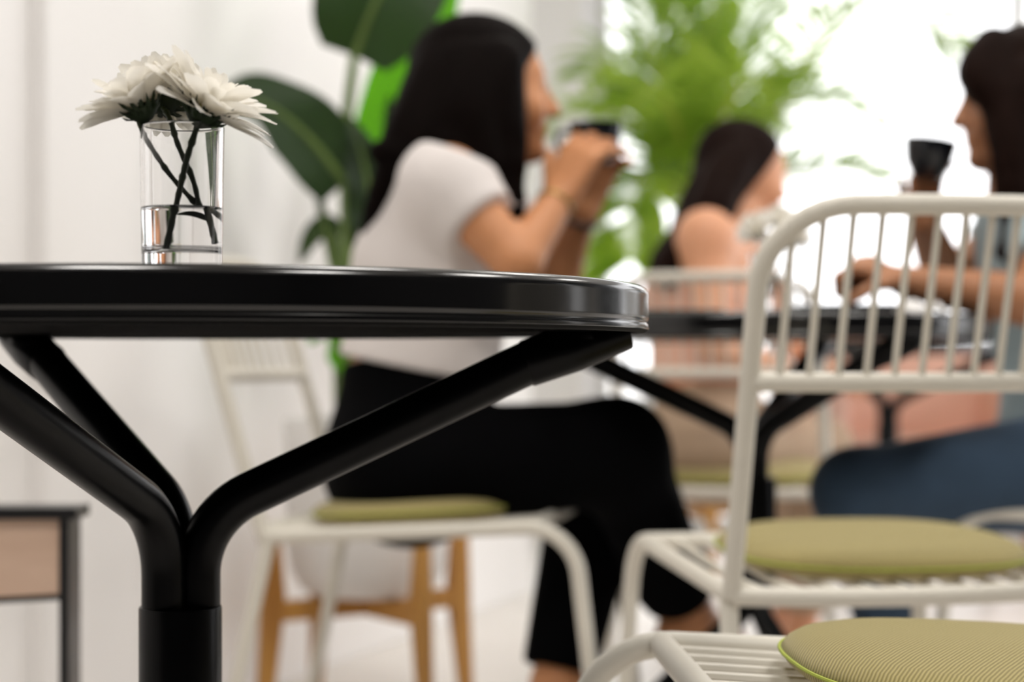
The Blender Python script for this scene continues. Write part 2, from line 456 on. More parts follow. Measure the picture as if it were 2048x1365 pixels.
# ------------------------------------------------------------------ tubular chairs
def make_chair(label):
    t = empty('tubular_chair', label, 'chair', 'cream tubular chairs')
    HW, ZR, ZF, YRr, YF = 0.205, 0.43, 0.455, -0.215, 0.25
    R0 = 0.0112
    slope = (ZF - ZR) / (YF - YRr)
    zs = lambda y: ZR + slope * (y - YRr)
    for s in (-1, 1):
        pts = fillet([(s*HW, YRr, ZR), (s*HW, YF, ZF), (s*(HW+0.015), YF + 0.055, 0.0)], 0.075, 9)
        MD().tube(pts, R0, 12).build('front_leg', M['cream'], t)
        MD().tube([(s*HW, YRr + 0.01, ZR + 0.005), (s*(HW+0.02), YRr - 0.085, 0.0)], [R0, R0*0.9], 12).build('rear_leg', M['cream'], t)
        for (fx, fy) in ((HW + 0.015, YF + 0.055), (HW + 0.02, YRr - 0.085)):
            MD().lathe([(0, 0), (0.0125, 0), (0.0125, 0.02), (0.0114, 0.021)], 10, (s*fx, fy, 0)).build('foot_cap', M['cream'], t)
    bow = lambda x: -0.045 * (1 - (x / HW) ** 2)
    LEAN, ZTOP = 0.285, 0.853
    by = lambda z: YRr - LEAN * (z - ZR)
    pl = [(-HW, by(ZR), ZR)]
    xs = np.linspace(-HW, HW, 9)
    up = fillet([(-HW, by(ZR), ZR), (-HW, by(ZTOP), ZTOP), (HW, by(ZTOP), ZTOP), (HW, by(ZR), ZR)], 0.088, 9)
    pts, dense = [], []
    for a, b in zip(up[:-1], up[1:]):
        n = max(1, int(np.linalg.norm(b - a) / 0.03))
        dense += [a + (b - a) * k / n for k in range(n)]
    dense.append(up[-1])
    wz = lambda z: max(0.0, min(1.0, (z - ZR) / 0.1))
    pts = [(p[0], p[1] + bow(p[0]), p[2]) for p in dense]
    MD().tube(pts, R0, 12).build('back_frame', M['cream'], t)
    zb = 0.668
    rail = [(x, by(zb) + bow(x), zb) for x in np.linspace(-HW, HW, 13)]
    MD().tube(rail, R0 * 0.95, 12).build('back_rail', M['cream'], t)
    n = 13
    for i in range(n):
        x = -HW + 2 * HW * (i + 1) / (n + 1)
        edge = HW - abs(x)
        zt = ZTOP - (0.088 - math.sqrt(max(0.0, 0.088**2 - max(0.0, 0.088 - edge)**2)))
        MD().tube([(x, by(zb) + bow(x), zb), (x, by(zt) + bow(x), zt)], 0.0043, 8).build('spindle', M['cream'], t)
    seatrear = [(x, YRr + bow(x) * 0.8, ZR) for x in np.linspace(-HW, HW, 13)]
    MD().tube(seatrear, R0, 12).build('rear_crossbar', M['cream'], t)
    yfc = YF - 0.062
    MD().tube([(-HW, yfc, zs(yfc)), (HW, yfc, zs(yfc))], R0, 12).build('front_crossbar', M['cream'], t)
    for i in range(9):
        x = -HW + 2 * HW * (i + 1) / 10
        y0 = YRr + bow(x) * 0.8
        MD().tube([(x, y0, ZR + 0.003), (x, YRr * 0.4, zs(YRr*0.4) - 0.004), (x, yfc, zs(yfc) + 0.001)], 0.0048, 8).build('seat_rod', M['cream'], t)
    return t

def make_cushion(label):
    """a flat rounded pad with a piped edge, lying on the seat rods"""
    rx, ry, th, ex = 0.184, 0.170, 0.037, 2.6
    m = MD(); N = 72; rings = []
    prof = [(0.0, 1.0), (0.35, 1.0), (0.65, 0.985), (0.84, 0.93), (0.93, 0.82), (0.975, 0.68), (1.0, 0.5), (0.975, 0.30), (0.93, 0.15), (0.85, 0.04), (0.6, 0.0), (0.0, 0.0)]
    V, Q = [], []
    def rim(k):
        a = 2 * math.pi * k / N
        c, s = math.cos(a), math.sin(a)
        return (math.copysign(abs(c) ** (2/ex), c) * rx, math.copysign(abs(s) ** (2/ex), s) * ry)
    for (q, h) in prof:
        for k in range(N):
            x, y = rim(k); V.append((x*q, y*q, h*th))
    for i in range(len(prof) - 1):
        for k in range(N):
            k2 = (k+1) % N
            Q.append((i*N+k, (i+1)*N+k, (i+1)*N+k2, i*N+k2))
    o = m.add(V, Q).build('seat_cushion', M['cushion'], None, angle=180)
    tag(o, label, 'cushion', 'olive seat cushions')
    loop = [(rim(k)[0]*1.004, rim(k)[1]*1.004, 0.5*th) for k in range(N)] + [(rim(0)[0]*1.004, rim(0)[1]*1.004, 0.5*th)]
    MD().tube(loop, 0.0015, 8, caps=False).build('piping', M['piping'], o)
    return o

chair0 = make_chair('x')
cush0 = make_cushion('x')
used = [False]
SLOPE = (0.455 - 0.43) / 0.465
def put_chair(X, d, hdg, label, clabel, cb=0.03, cr=0.0):
    c, q = (chair0, cush0) if not used[0] else (dup(chair0), dup(cush0))
    used[0] = True
    a = math.radians(hdg)
    c['label'], q['label'] = label, clabel
    set_place(c, X, d, 0, a - math.pi / 2)
    set_place(q, X - cb * math.cos(a) + cr * math.sin(a), d - cb * math.sin(a) - cr * math.cos(a), 0.43 + SLOPE * 0.185 + 0.0030, a - math.pi / 2)
    q.rotation_euler = (Matrix.Rotation(a - math.pi/2 + PHI, 3, 'Z') @ Matrix.Rotation(math.atan(SLOPE), 3, 'X')).to_euler()
    return c
put_chair(0.410, 2.2745, 99.5, 'empty cream tubular chair with its spindle back toward us, before the woman in jeans', 'olive cushion on the empty chair with its spindle back toward us', 0.02, 0.028)
put_chair(0.324, 1.350, 183, 'nearest cream tubular chair, only its seat corner and front leg in frame', 'nearest olive cushion with lime piping, low in the foreground', 0.050)
put_chair(-0.118, 2.872, -11, 'cream tubular chair under the woman in the white t-shirt', 'olive cushion under the woman in black trousers', 0.03, -0.045)
put_chair(0.49, 3.86, 72, 'cream tubular chair under the person with bare shoulders', 'olive cushion under the person in tan trousers')
put_chair(0.95, 3.10, 180, 'cream tubular chair under the woman in blue jeans', 'olive cushion under the woman in blue jeans')

# ------------------------------------------------------------------ low panel stand at the left
st = empty('panel_stand', 'low stand of pale plywood board in a black metal frame, at the left edge', 'stand')
LW, LH, DQ = 0.42, 0.517, 2.2
for s_ in (-1, 1):
    MD().box((s_*LW/2 - 0.006, -0.03, 0.012), (s_*LW/2 + 0.006, 0.03, LH - 0.014)).build('post', M['stand_metal'], st, smooth=False, bevel=0.001)
    MD().box((s_*LW/2 - 0.006, -0.16, 0), (s_*LW/2 + 0.006, 0.16, 0.012)).build('foot', M['stand_metal'], st, smooth=False, bevel=0.001)
MD().box((-LW/2 - 0.014, -0.034, LH - 0.014), (LW/2 + 0.016, 0.034, LH)).build('top_bar', M['stand_metal'], st, smooth=False, bevel=0.001)
pn = MD()
pn.add([(-LW/2 + 0.006, -0.026, LH - 0.125), (LW/2 - 0.006, -0.026, LH - 0.103), (LW/2 - 0.006, -0.026, LH - 0.014), (-LW/2 + 0.006, -0.026, LH - 0.014),
        (-LW/2 + 0.006, -0.012, LH - 0.125), (LW/2 - 0.006, -0.012, LH - 0.103), (LW/2 - 0.006, -0.012, LH - 0.014), (-LW/2 + 0.006, -0.012, LH - 0.014)],
       [(0,1,2,3),(7,6,5,4),(0,4,5,1),(1,5,6,2),(2,6,7,3),(3,7,4,0)])
pn.build('board', M['ply'], st, smooth=False, bevel=0.001)
MD().tube([(-LW/2, -0.019, LH - 0.129), (LW/2, -0.019, LH - 0.107)], 0.004, 8).build('lower_rod', M['stand_metal'], st)
set_place(st, (140 - 1024) / F * DQ - LW/2, DQ, 0, math.radians(0))
# ------------------------------------------------------------------ plants
def blade(md, mid, half, up, fold=0.25, n=18, m=4, wav=0.0, tip=0.9, base=0.15):
    """a leaf blade on a midrib: mid = control points, half = greatest half width, up = the way its face looks"""
    c = spline(mid, n // max(1, len(mid) - 1) + 1)
    c = np.array(c); k = len(c)
    up = np.array(up, float)
    V, Q = [], []
    for i in range(k):
        t = c[min(i+1, k-1)] - c[max(i-1, 0)]; t /= np.linalg.norm(t)
        side = np.cross(t, up); side /= np.linalg.norm(side)
        nrm = np.cross(side, t)
        q = i / (k - 1)
        wd = half * (math.sin(math.pi * min(1, (q * (1 - base) + base)) ** tip) ** 0.75 if q < 1 else 0.0)
        for j in range(-m, m + 1):
            f = j / m
            V.append(c[i] + side * wd * f + nrm * (abs(f) * wd * fold + wav * math.sin(q * 17 + f * 2) * abs(f)))
    w_ = 2 * m + 1
    for i in range(k - 1):
        for j in range(w_ - 1):
            Q.append((i*w_+j, i*w_+j+1, (i+1)*w_+j+1, (i+1)*w_+j))
    md.add(V, Q)
    return c

def plant_stand(X, d, hdg, zbar, r, label):
    t = empty('plant_stand', label, 'plant stand', 'oak plant stands')
    ztop = zbar + 0.175
    for k in range(4):
        a = k * math.pi / 2
        c, s = math.cos(a), math.sin(a)
        # a tapering board, widest where the crossbar meets it
        V = []
        for z, rr, hw, ht in ((0.0, r + 0.022, 0.014, 0.011), (zbar - 0.03, r + 0.006, 0.021, 0.014), (zbar + 0.03, r + 0.002, 0.024, 0.014), (ztop - 0.02, r + 0.006, 0.017, 0.011), (ztop, r + 0.008, 0.012, 0.007)):
            for (u, v) in ((-hw, -ht), (hw, -ht), (hw, ht), (-hw, ht)):
                V.append(((rr + u) * c - v * s, (rr + u) * s + v * c, z))
        Q = [(3,2,1,0)]
        for i in range(4):
            for j in range(4):
                Q.append((i*4+j, i*4+(j+1)%4, (i+1)*4+(j+1)%4, (i+1)*4+j))
        Q.append((16,17,18,19))
        MD().add(V, Q).build('leg', M['oak'], t, smooth=False, bevel=0.004)
    MD().box((-r, -0.012, zbar - 0.02), (r, 0.012, zbar + 0.02)).build('crossbar', M['oak'], t, smooth=False, bevel=0.003)
    MD().box((-0.012, -r, zbar - 0.021), (0.012, r, zbar + 0.019)).build('crossbar', M['oak'], t, smooth=False, bevel=0.003)
    set_place(t, X, d, 0, hdg)
    return t

def pot_parts(parent, z0, r, h):
    prof = [(0.0, z0), (r * 0.62, z0), (r * 0.80, z0 + 0.015), (r * 0.92, z0 + 0.05), (r * 0.97, z0 + 0.11), (r, z0 + h - 0.01), (r - 0.004, z0 + h), (r - 0.012, z0 + h), (r - 0.016, z0 + h - 0.01), (r - 0.02, z0 + h - 0.05), (0.0, z0 + h - 0.05)]
    MD().lathe(prof, 48).build('pot', M['pot'], parent)
    MD().lathe([(0.0, z0 + h - 0.03), (r * 0.5, z0 + h - 0.027), (r - 0.0195, z0 + h - 0.032)], 32).build('soil', M['soil'], parent)

# tall plant with paddle leaves by the left wall
PX, PD = (736 - 1024) / F * 3.66, 3.66
plant_stand(PX, PD, math.radians(33), 0.205, 0.208, 'oak plant stand by the left wall, under the pot of the big paddle-leaved plant')
pl = empty('paddle_leaf_plant', 'big paddle-leaved plant in a white pot, behind the woman in the white t-shirt', 'plant')
pot_parts(pl, 0.226, 0.168, 0.35)
base = np.array([PX, PD, 0.0])
L = lambda px, py, d: P(px, py, d) - base
def paddle(mid, half, up, m='big_leaf', stalk=None, fold=0.22, wav=0.006, tip=0.9, base_=0.12):
    md = MD()
    c = blade(md, mid, half, up, fold, 22, 5, wav, tip, base_)
    o = md.build('leaf', M[m], pl)
    if stalk is None: stalk = []
    rb = MD()
    path = spline(stalk + [mid[0]], 6) if stalk else [mid[0]]
    full = list(path[:-1]) + list(c[:-1] - 0.0)
    n1, n = len(path) - 1, len(full)
    rad = [0.016 - 0.006 * i / max(1, n1) if i < n1 else max(0.0015, 0.009 * (1 - (i - n1) / (n - n1))) for i in range(n)]
    rb.tube(full, rad, 8)
    rb.build('leaf_stalk', M['rib'], o)
    return o
root = lambda dx, dy: np.array([dx, dy, 0.54])
paddle([L(708, 112, 3.62), L(752, 5, 3.58), L(828, -120, 3.6), L(930, -270, 3.7)], 0.122, (0.35, -0.9, 0.45), 'big_leaf', [root(0.0, -0.02), L(700, 560, 3.66), L(690, 300, 3.64)], 0.28)
paddle([L(772, 345, 3.74), L(800, 225, 3.76), L(842, 95, 3.80), L(915, -60, 3.86)], 0.098, (-0.45, -0.85, 0.1), 'lit_leaf', [root(0.03, 0.04), L(750, 620, 3.72)], 0.12, 0.003)
paddle([L(690, 365, 3.6), L(606, 265, 3.56), L(510, 200, 3.52), L(405, 205, 3.5)], 0.078, (-0.2, -0.85, 0.5), 'big_leaf', [root(-0.03, -0.03), L(700, 600, 3.63)], 0.2, 0.006, 0.8, 0.2)
paddle([L(735, 500, 3.62), L(742, 420, 3.6), L(728, 330, 3.58), L(700, 230, 3.56)], 0.05, (0.3, -0.93, 0.1), 'big_leaf', [root(0.02, -0.05)], 0.2)
paddle([L(715, 560, 3.7), L(760, 470, 3.72), L(782, 330, 3.74), L(780, 190, 3.75)], 0.036, (-0.4, -0.9, 0.0), 'big_leaf', [root(0.01, 0.0)], 0.2)
paddle([L(672, 480, 3.7), L(650, 455, 3.7), L(622, 480, 3.7), L(598, 530, 3.7)], 0.030, (-0.3, -0.8, 0.5), 'big_leaf', [root(-0.04, 0.02), L(692, 640, 3.68)], 0.2, 0.0)
paddle([L(670, 560, 3.64), L(655, 470, 3.62), L(640, 400, 3.6), L(632, 350, 3.58)], 0.011, (-0.3, -0.9, 0.2), 'big_leaf', [root(-0.05, 0.0)], 0.2, 0.0)
paddle([L(700, 740, 3.6), L(672, 690, 3.58), L(645, 668, 3.56), L(618, 690, 3.54)], 0.035, (-0.2, -0.7, 0.7), 'lit_leaf', [root(-0.02, -0.06)], 0.2, 0.0)
paddle([L(850, 420, 3.9), L(900, 300, 3.94), L(960, 200, 4.0), L(1000, 140, 4.05)], 0.07, (0.1, -0.9, 0.3), 'big_leaf', [root(0.05, 0.05), L(740, 650, 3.76)], 0.2)
set_place(pl, PX, PD, 0, 0)

# palm farther back
QX, QD = (1385 - 1024) / F * 6.0, 6.0
plant_stand(QX, QD, math.radians(12), 0.205, 0.208, 'oak plant stand under the palm, by the back windows')
pm = empty('areca_palm', 'feathery green palm in a white pot, in front of the bright back windows', 'plant')
pot_parts(pm, 0.226, 0.168, 0.35)
qb = np.array([QX, QD, 0.0])
K = lambda px, py, d=6.0: P(px, py, d) - qb
def frond(ctrl, ln, nl=44, droop=0.35, bend=None):
    c = np.array(spline(ctrl, 10)); k = len(c)
    rb = MD().tube(c, [0.010 * (1 - 0.85 * i / (k-1)) for i in range(k)], 6).build('frond', M['palm_rib'], pm)
    md = MD()
    start = 0.30
    for i in range(nl):
        q = start + (1 - start) * i / (nl - 1)
        f = q * (k - 1); a = int(min(k - 2, f)); p = c[a] + (c[a+1] - c[a]) * (f - a)
        t = c[a+1] - c[a]; t /= np.linalg.norm(t)
        up = np.array([0, 0, 1.0]); side = np.cross(t, up)
        if np.linalg.norm(side) < 0.2: side = np.array([0.6, -0.8, 0])
        side /= np.linalg.norm(side)
        nr = np.cross(side, t)
        l = ln * (0.45 + 0.9 * math.sin(math.pi * min(1, (q - start) / (1 - start) * 0.75 + 0.18)))
        for s in (-1, 1):
            dr = t * 0.62 + side * s * (0.75 + 0.1 * rng.standard_normal()) + nr * (0.22 + 0.12 * rng.standard_normal())
            dr /= np.linalg.norm(dr)
            wv = np.cross(dr, nr); wv /= np.linalg.norm(wv)
            hw = 0.013
            p1 = p + dr * l * 0.45; p2 = p + dr * l * 0.8 + np.array([0, 0, -droop * l * 0.18]); p3 = p + dr * l + np.array([0, 0, -droop * l * 0.5])
            md.add([p - wv*0.003, p + wv*0.003, p1 + wv*hw, p1 - wv*hw, p2 + wv*hw*0.7, p2 - wv*hw*0.7, p3], [(0,1,2,3), (3,2,4,5), (5,4,6)])
    o = md.build('leaflets', M['palm'], rb, smooth=False)
    o['kind'] = 'stuff'
b0 = lambda dx, dy=0.0: np.array([dx, dy, 0.54])
FR = [  # pixel way-points of each frond, with distances
    [(1375, 430, 6.0), (1352, 260, 5.95), (1300, 90, 5.9), (1262, -60, 5.85)],
    [(1385, 430, 6.0), (1395, 220, 6.0), (1420, 60, 6.02), (1450, -100, 6.05)],
    [(1395, 430, 6.0), (1430, 250, 6.05), (1475, 110, 6.1), (1530, -30, 6.2)],
    [(1370, 430, 6.0), (1335, 330, 5.9), (1255, 235, 5.8), (1150, 225, 5.7), (1085, 280, 5.65)],
    [(1370, 440, 6.0), (1330, 380, 5.85), (1290, 350, 5.7), (1255, 420, 5.6)],
    [(1395, 430, 6.0), (1460, 300, 5.95), (1560, 220, 5.9), (1660, 200, 5.85), (1752, 250, 5.8)],
    [(1395, 420, 6.0), (1480, 270, 6.1), (1580, 170, 6.2), (1640, 60, 6.3), (1740, 15, 6.4), (1850, 45, 6.45), (1910, 100, 6.5)],
    [(1400, 440, 6.0), (1470, 390, 5.9), (1580, 345, 5.8), (1680, 338, 5.75), (1770, 362, 5.7)],
    [(1380, 430, 6.0), (1340, 300, 6.15), (1310, 180, 6.3), (1240, 110, 6.45), (1180, 150, 6.55)],
    [(1390, 430, 6.0), (1420, 320, 5.8), (1450, 220, 5.6), (1500, 160, 5.45), (1560, 190, 5.35)],
    [(1380, 430, 6.0), (1370, 330, 5.8), (1345, 230, 5.6), (1300, 180, 5.45), (1260, 215, 5.35)],
    [(1390, 430, 6.0), (1405, 280, 6.2), (1400, 150, 6.4), (1370, 40, 6.5), (1330, -20, 6.6)],
    [(1395, 430, 6.0), (1450, 330, 6.2), (1520, 240, 6.35), (1600, 260, 6.5)],
    [(1380, 430, 6.0), (1400, 330, 5.9), (1440, 260, 5.8), (1470, 290, 5.7), (1490, 350, 5.65)],
    [(1375, 440, 6.0), (1345, 400, 6.0), (1300, 390, 5.9), (1270, 450, 5.85), (1262, 520, 5.8)],
]
for i, f in enumerate(FR):
    a = 2 * math.pi * i / len(FR)
    frond([b0(0.05 * math.cos(a), 0.05 * math.sin(a))] + [K(*p) for p in f], 0.21 + 0.03 * rng.standard_normal(), 40)
set_place(pm, QX, QD, 0, 0)

# ------------------------------------------------------------------ peach armchair in the background
ac = empty('armchair', 'peach upholstered armchair behind the farthest black table', 'armchair')
def pad(lo, hi, r=0.05):
    m = MD().box(lo, hi)
    return m
for nm, lo, hi in (('seat', (-0.27, -0.30, 0.20), (0.27, 0.25, 0.44)), ('backrest', (-0.36, 0.20, 0.20), (0.36, 0.36, 0.76)), ('armrest', (-0.38, -0.32, 0.16), (-0.27, 0.30, 0.66)), ('armrest', (0.27, -0.32, 0.16), (0.38, 0.30, 0.66))):
    o = MD().box(lo, hi).build(nm, M['peach_fabric'], ac, smooth=True)
    b = o.modifiers.new('bevel', 'BEVEL'); b.width = 0.045; b.segments = 4
for sx in (-1, 1):
    for sy in (-1, 1):
        MD().tube([(sx*0.30, sy*0.26, 0.19), (sx*0.33, sy*0.29, 0.0)], [0.018, 0.012], 10).build('leg', M['oak'], ac)
set_place(ac, (1828 - 1024) / F * 6.15, 6.15, 0, 0)

# ------------------------------------------------------------------ glasses of flowers
def make_vase(label, r, h, thick, level):
    t = empty('glass_vase', label, 'vase', 'glasses of white flowers')
    w_ = 0.0022
    rt = r * 1.055
    ro = lambda z: r + (rt - r) * z / h
    ri = lambda z: ro(z) - w_
    prof = [(0.0, 0.0), (r - 0.004, 0.0), (r - 0.002, 0.0), (r - 0.0006, 0.0006), (ro(0.002), 0.002), (ro(0.0026), 0.0026), (ro(h * 0.5), h * 0.5), (ro(h - 0.0018), h - 0.0018), (ro(h - 0.0012), h - 0.0012),
            (ro(h) - 0.0004, h - 0.0003), (ro(h) - w_ * 0.5, h), (ri(h) + 0.0004, h - 0.0003), (ri(h - 0.0012), h - 0.0012), (ri(h - 0.0018), h - 0.0018), (ri(h * 0.5), h * 0.5), (ri(thick + 0.0046), thick + 0.0046), (ri(thick + 0.004), thick + 0.004),
            (ri(thick) - 0.0008, thick + 0.0016), (ri(thick) - 0.003, thick + 0.0003), (ri(thick) - 0.005, thick), (0.0, thick)]
    MD().lathe(prof, 96).build('tumbler', M['glass'], t, angle=50)
    rw = lambda z: ri(z) + 0.0003
    MD().lathe([(0.0, thick - 0.0003), (ri(thick) - 0.005, thick - 0.0003), (ri(thick) - 0.003, thick), (ri(thick) - 0.0005, thick + 0.0013), (rw(thick + 0.004), thick + 0.004), (rw(thick + 0.005), thick + 0.005), (rw(level * 0.6), level * 0.6), (rw(level - 0.0008), level - 0.0008), (rw(level - 0.0002), level - 0.0002), (rw(level), level), (rw(level) - 0.0004, level - 0.0001), (rw(level) - 0.0016, level - 0.0006), (rw(level) - 0.003, level - 0.0008), (0.0, level - 0.0008)], 96).build('water', M['water'], t, angle=50)
    return t
VD = 1.17
VX = (364 - 1024) / F * VD
zv = ZT
vase = make_vase('clear glass tumbler of water holding three white daisies, on the front table', 0.0254, (HOR - 251) / F * VD + CAMZ - ZT, 0.0125, (HOR - 416) / F * VD + CAMZ - ZT)
set_place(vase, VX, VD, zv, 0)

def petal_mesh(name, l, wd, cup, tw):
    md = MD(); V, Q = [], []
    nu, nv = 7, 4
    for i in range(nu + 1):
        q = i / nu
        half = wd / 2 * (0.30 + 0.70 * math.sin(math.pi * min(1.0, 0.08 + q * 0.62)) ** 0.9) * (1.0 if q < 0.8 else math.sqrt(max(0.02, 1 - ((q - 0.8) / 0.215) ** 2)))
        for j in range(-nv // 2, nv // 2 + 1):
            f = j / (nv / 2)
            z = cup * l * (q ** 1.4) * 0.35 - 0.10 * l * max(0, q - 0.6) ** 2 * 4 + wd * 0.22 * f * f * (1 - 0.5*q) + wd * 0.04 * math.cos(f * 9)
            V.append((l * q, f * half + tw * l * q * q * 0.1, z))
    c = nv + 1
    for i in range(nu):
        for j in range(nv):
            Q.append((i*c+j, i*c+j+1, (i+1)*c+j+1, (i+1)*c+j))
    return V, Q

petal_bank = []
for k in range(5):
    V, Q = petal_mesh('petal', 0.039 + 0.003 * k / 4, 0.0135 + 0.0012 * (k % 3), (0.25, 0.55, 0.1, 0.4, 0.7)[k], (-1, 0.5, 1, -0.3, 0.2)[k])
    me = bpy.data.meshes.new('petal'); me.from_pydata([tuple(v) for v in V], [], Q); me.materials.append(M['petal'])
    me.polygons.foreach_set('use_smooth', [True] * len(me.polygons)); me.update()
    petal_bank.append(me)

def daisy(label, org, head, nrm, stem, rows, scale=1.0, seed=1, group='white daisies in the front glass', leaf=None, sepals=18):
    """org: the thing's origin (view frame); head: the middle of the bloom; nrm: the way it faces; stem: points from the bloom down"""
    r_ = random.Random(seed)
    t = empty('daisy', label, 'flower', group)
    head = np.array(head) - org
    n = Vector(nrm).normalized()
    rot = n.to_track_quat('Z', 'Y').to_matrix()
    for ri, (cnt, elev, sc, off) in enumerate(rows):
        for k in range(cnt):
            a = 2 * math.pi * (k + off + r_.uniform(-0.22, 0.22)) / cnt
            el = math.radians(elev + r_.uniform(-9, 9))
            o = bpy.data.objects.new('petal', petal_bank[r_.randrange(5)]); C.objects.link(o); o.parent = t
            m = rot @ Matrix.Rotation(a, 3, 'Z') @ Matrix.Rotation(-el, 3, 'Y') @ Matrix.Rotation(math.radians(r_.uniform(-16, 16)), 3, 'X')
            s = sc * scale * r_.uniform(0.92, 1.06)
            off_v = rot @ (Matrix.Rotation(a, 3, 'Z') @ Vector((0.0045 * scale, 0, -0.002 + 0.0028 * ri)))
            o.matrix_local = Matrix.Translation(Vector(head) + off_v) @ m.to_4x4() @ Matrix.Scale(s, 4)
    # green cup of sepals under the petals, and the disc
    md = MD()
    cup = [(0.0, -0.0125), (0.0035, -0.0120), (0.0085, -0.0085), (0.0115, -0.004), (0.0118, -0.001), (0.0, 0.001)]
    sub = MD().lathe([(a_ * scale, b_ * scale) for a_, b_ in cup], 20)
    md.add([Vector(head) + rot @ Vector(v) for v in sub.v], sub.f)
    for k in range(sepals):
        a = 2 * math.pi * (k + r_.uniform(-0.2, 0.2)) / sepals
        l = scale * r_.uniform(0.013, 0.019); z0 = -0.009 * scale if k % 2 else -0.006 * scale
        pts = [Vector((0.006*scale, -0.0022*scale, z0)), Vector((0.006*scale, 0.0022*scale, z0)), Vector((0.006*scale + l*0.6, 0.0019*scale, z0 + l*0.45)), Vector((0.006*scale + l*0.6, -0.0019*scale, z0 + l*0.45)), Vector((0.006*scale + l, 0, z0 + l*0.95)), Vector((0.006*scale + l*0.5, 0, z0 + l*0.25))]
        mm = rot @ Matrix.Rotation(a, 3, 'Z')
        md.add([Vector(head) + mm @ p for p in pts], [(0, 1, 5), (1, 2, 5), (2, 3, 5), (3, 0, 5), (3, 2, 4)])
    md.build('calyx', M['calyx'], t)
    sub = MD().lathe([(0.009 * scale, 0.0), (0.008 * scale, 0.003 * scale), (0.005 * scale, 0.0052 * scale), (0.0, 0.006 * scale)], 20)
    MD().add([Vector(head) + rot @ Vector(v) for v in sub.v], sub.f).build('disc', M['disc'], t)
    first = head - np.array(n) * 0.010 * scale
    path = spline([first] + [np.array(p) - org for p in stem], 8)
    rr = [0.0019 * scale * (1 + 0.10 * math.sin(i * 1.7)) * (1.35 if i % 9 == 4 else 1) for i in range(len(path))]
    MD().tube(path, rr, 10).build('stem', M['stem'], t)
    if leaf:
        md = MD(); blade(md, [np.array(p) - org for p in leaf], 0.0022 * scale, (0, -0.9, 0.4), 0.2, 12, 2, 0.0)
        md.build('leaf', M['stem'], t)
    set_place(t, org[0], org[1], org[2], 0)
    return t

V3 = lambda px, py, dd=0.0: P(px, py, VD + dd)
ov = np.array([VX, VD, ZT])
ROWS = [(17, 14, 1.0, 0.0), (17, 30, 0.96, 0.5), (14, 47, 0.86, 0.2), (10, 64, 0.68, 0.6)]
daisy('daisy leaning left in the front glass, its petals spread past the rim', ov, V3(281, 212, -0.014), (-0.45, -0.10, 0.88),
      [V3(279, 245, -0.012), V3(300, 290, -0.008), V3(340, 350, 0.0), V3(392, 408, 0.007), V3(424, 440, 0.010)],
      [(16, 15, 1.0, 0.0), (16, 26, 0.92, 0.5), (13, 40, 0.72, 0.2), (8, 56, 0.48, 0.6)], 0.88, 3)
daisy('middle daisy in the front glass, turned away so its green cup shows', ov, V3(330, 198, 0.020), (0.02, 0.76, 0.64),
      [V3(340, 240, 0.004), V3(356, 290, 0.006), V3(386, 360, 0.006), V3(400, 420, 0.005), V3(415, 487, 0.004)],
      [(17, 6, 0.80, 0.0), (16, 22, 0.72, 0.5), (12, 44, 0.6, 0.2)], 0.92, 8, leaf=[V3(402, 440, 0.004), V3(388, 432, 0.003), V3(372, 429, 0.002), V3(354, 431, 0.001)], sepals=26)
daisy('daisy leaning right in the front glass, the largest of the three blooms', ov, V3(410, 219, -0.012), (0.50, -0.08, 0.86),
      [V3(394, 252, -0.010), V3(376, 310, -0.012), V3(362, 368, -0.013), V3(349, 430, -0.012), V3(337, 503, -0.010)],
      [(17, 3, 1.05, 0.0), (17, 16, 0.97, 0.5), (14, 34, 0.76, 0.2), (9, 56, 0.50, 0.6)], 1.02, 5)

# the second glass, on the middle table
V2D = 2.90
o2 = np.array([(1546 - 1024) / F * V2D, V2D, ZT2])
vase2 = make_vase('glass of cloudy water with white flowers on the middle table, behind the empty chair back', 0.036, 0.105, 0.012, 0.055)
set_place(vase2, o2[0], o2[1], ZT2, 0)
for i, (px, py, dd, nx, nz) in enumerate(((1514, 462, -0.01, -0.5, 0.85), (1560, 448, 0.02, 0.1, 1.0), (1588, 470, -0.02, 0.6, 0.75))):
    hp = P(px, py, V2D + dd)
    daisy(('left white bloom in the glass on the middle table', 'middle white bloom in the glass on the middle table', 'right white bloom in the glass on the middle table')[i], o2, hp, (nx, -0.8, nz * 0.7),
          [P(px * 0.5 + 1546 * 0.5, 530, V2D), P(1546 - (px - 1546) * 0.4, 600, V2D)], [(15, 10, 0.95, 0), (14, 34, 0.9, 0.5), (10, 58, 0.75, 0.2)], 0.8, 20 + i, 'white flowers on the middle table')

# ------------------------------------------------------------------ cups and things on the middle table
def make_cup(label, r, h, foot):
    t = empty('coffee_cup', label, 'cup', 'black coffee cups')
    prof = [(0.0, 0.0), (foot, 0.0), (foot + 0.001, 0.002), (foot + 0.006, 0.010), (r * 0.88, h * 0.45), (r * 0.97, h * 0.8), (r, h - 0.001), (r - 0.001, h), (r - 0.003, h - 0.001), (r * 0.92, h * 0.7), (r * 0.8, h * 0.4), (foot, 0.008), (0.0, 0.007)]
    MD().lathe(prof, 48).build('bowl', M['cup'], t)
    MD().lathe([(0.0, h * 0.72), (r * 0.915, h * 0.72)], 32).build('coffee', M['coffee'], t)
    hp = spline([(r * 0.93, 0, h * 0.80), (r + 0.016, 0, h * 0.78), (r + 0.020, 0, h * 0.55), (r + 0.010, 0, h * 0.33), (r * 0.80, 0, h * 0.30)], 5)
    MD().tube(hp, 0.0042, 10).build('handle', M['cup'], t)
    return t
cw = make_cup('black coffee cup held in both hands of the woman in white', 0.043, 0.066, 0.022)
CW = P(1192, 330, 3.06 * 0.955)
set_place(cw, *CW, math.radians(175))
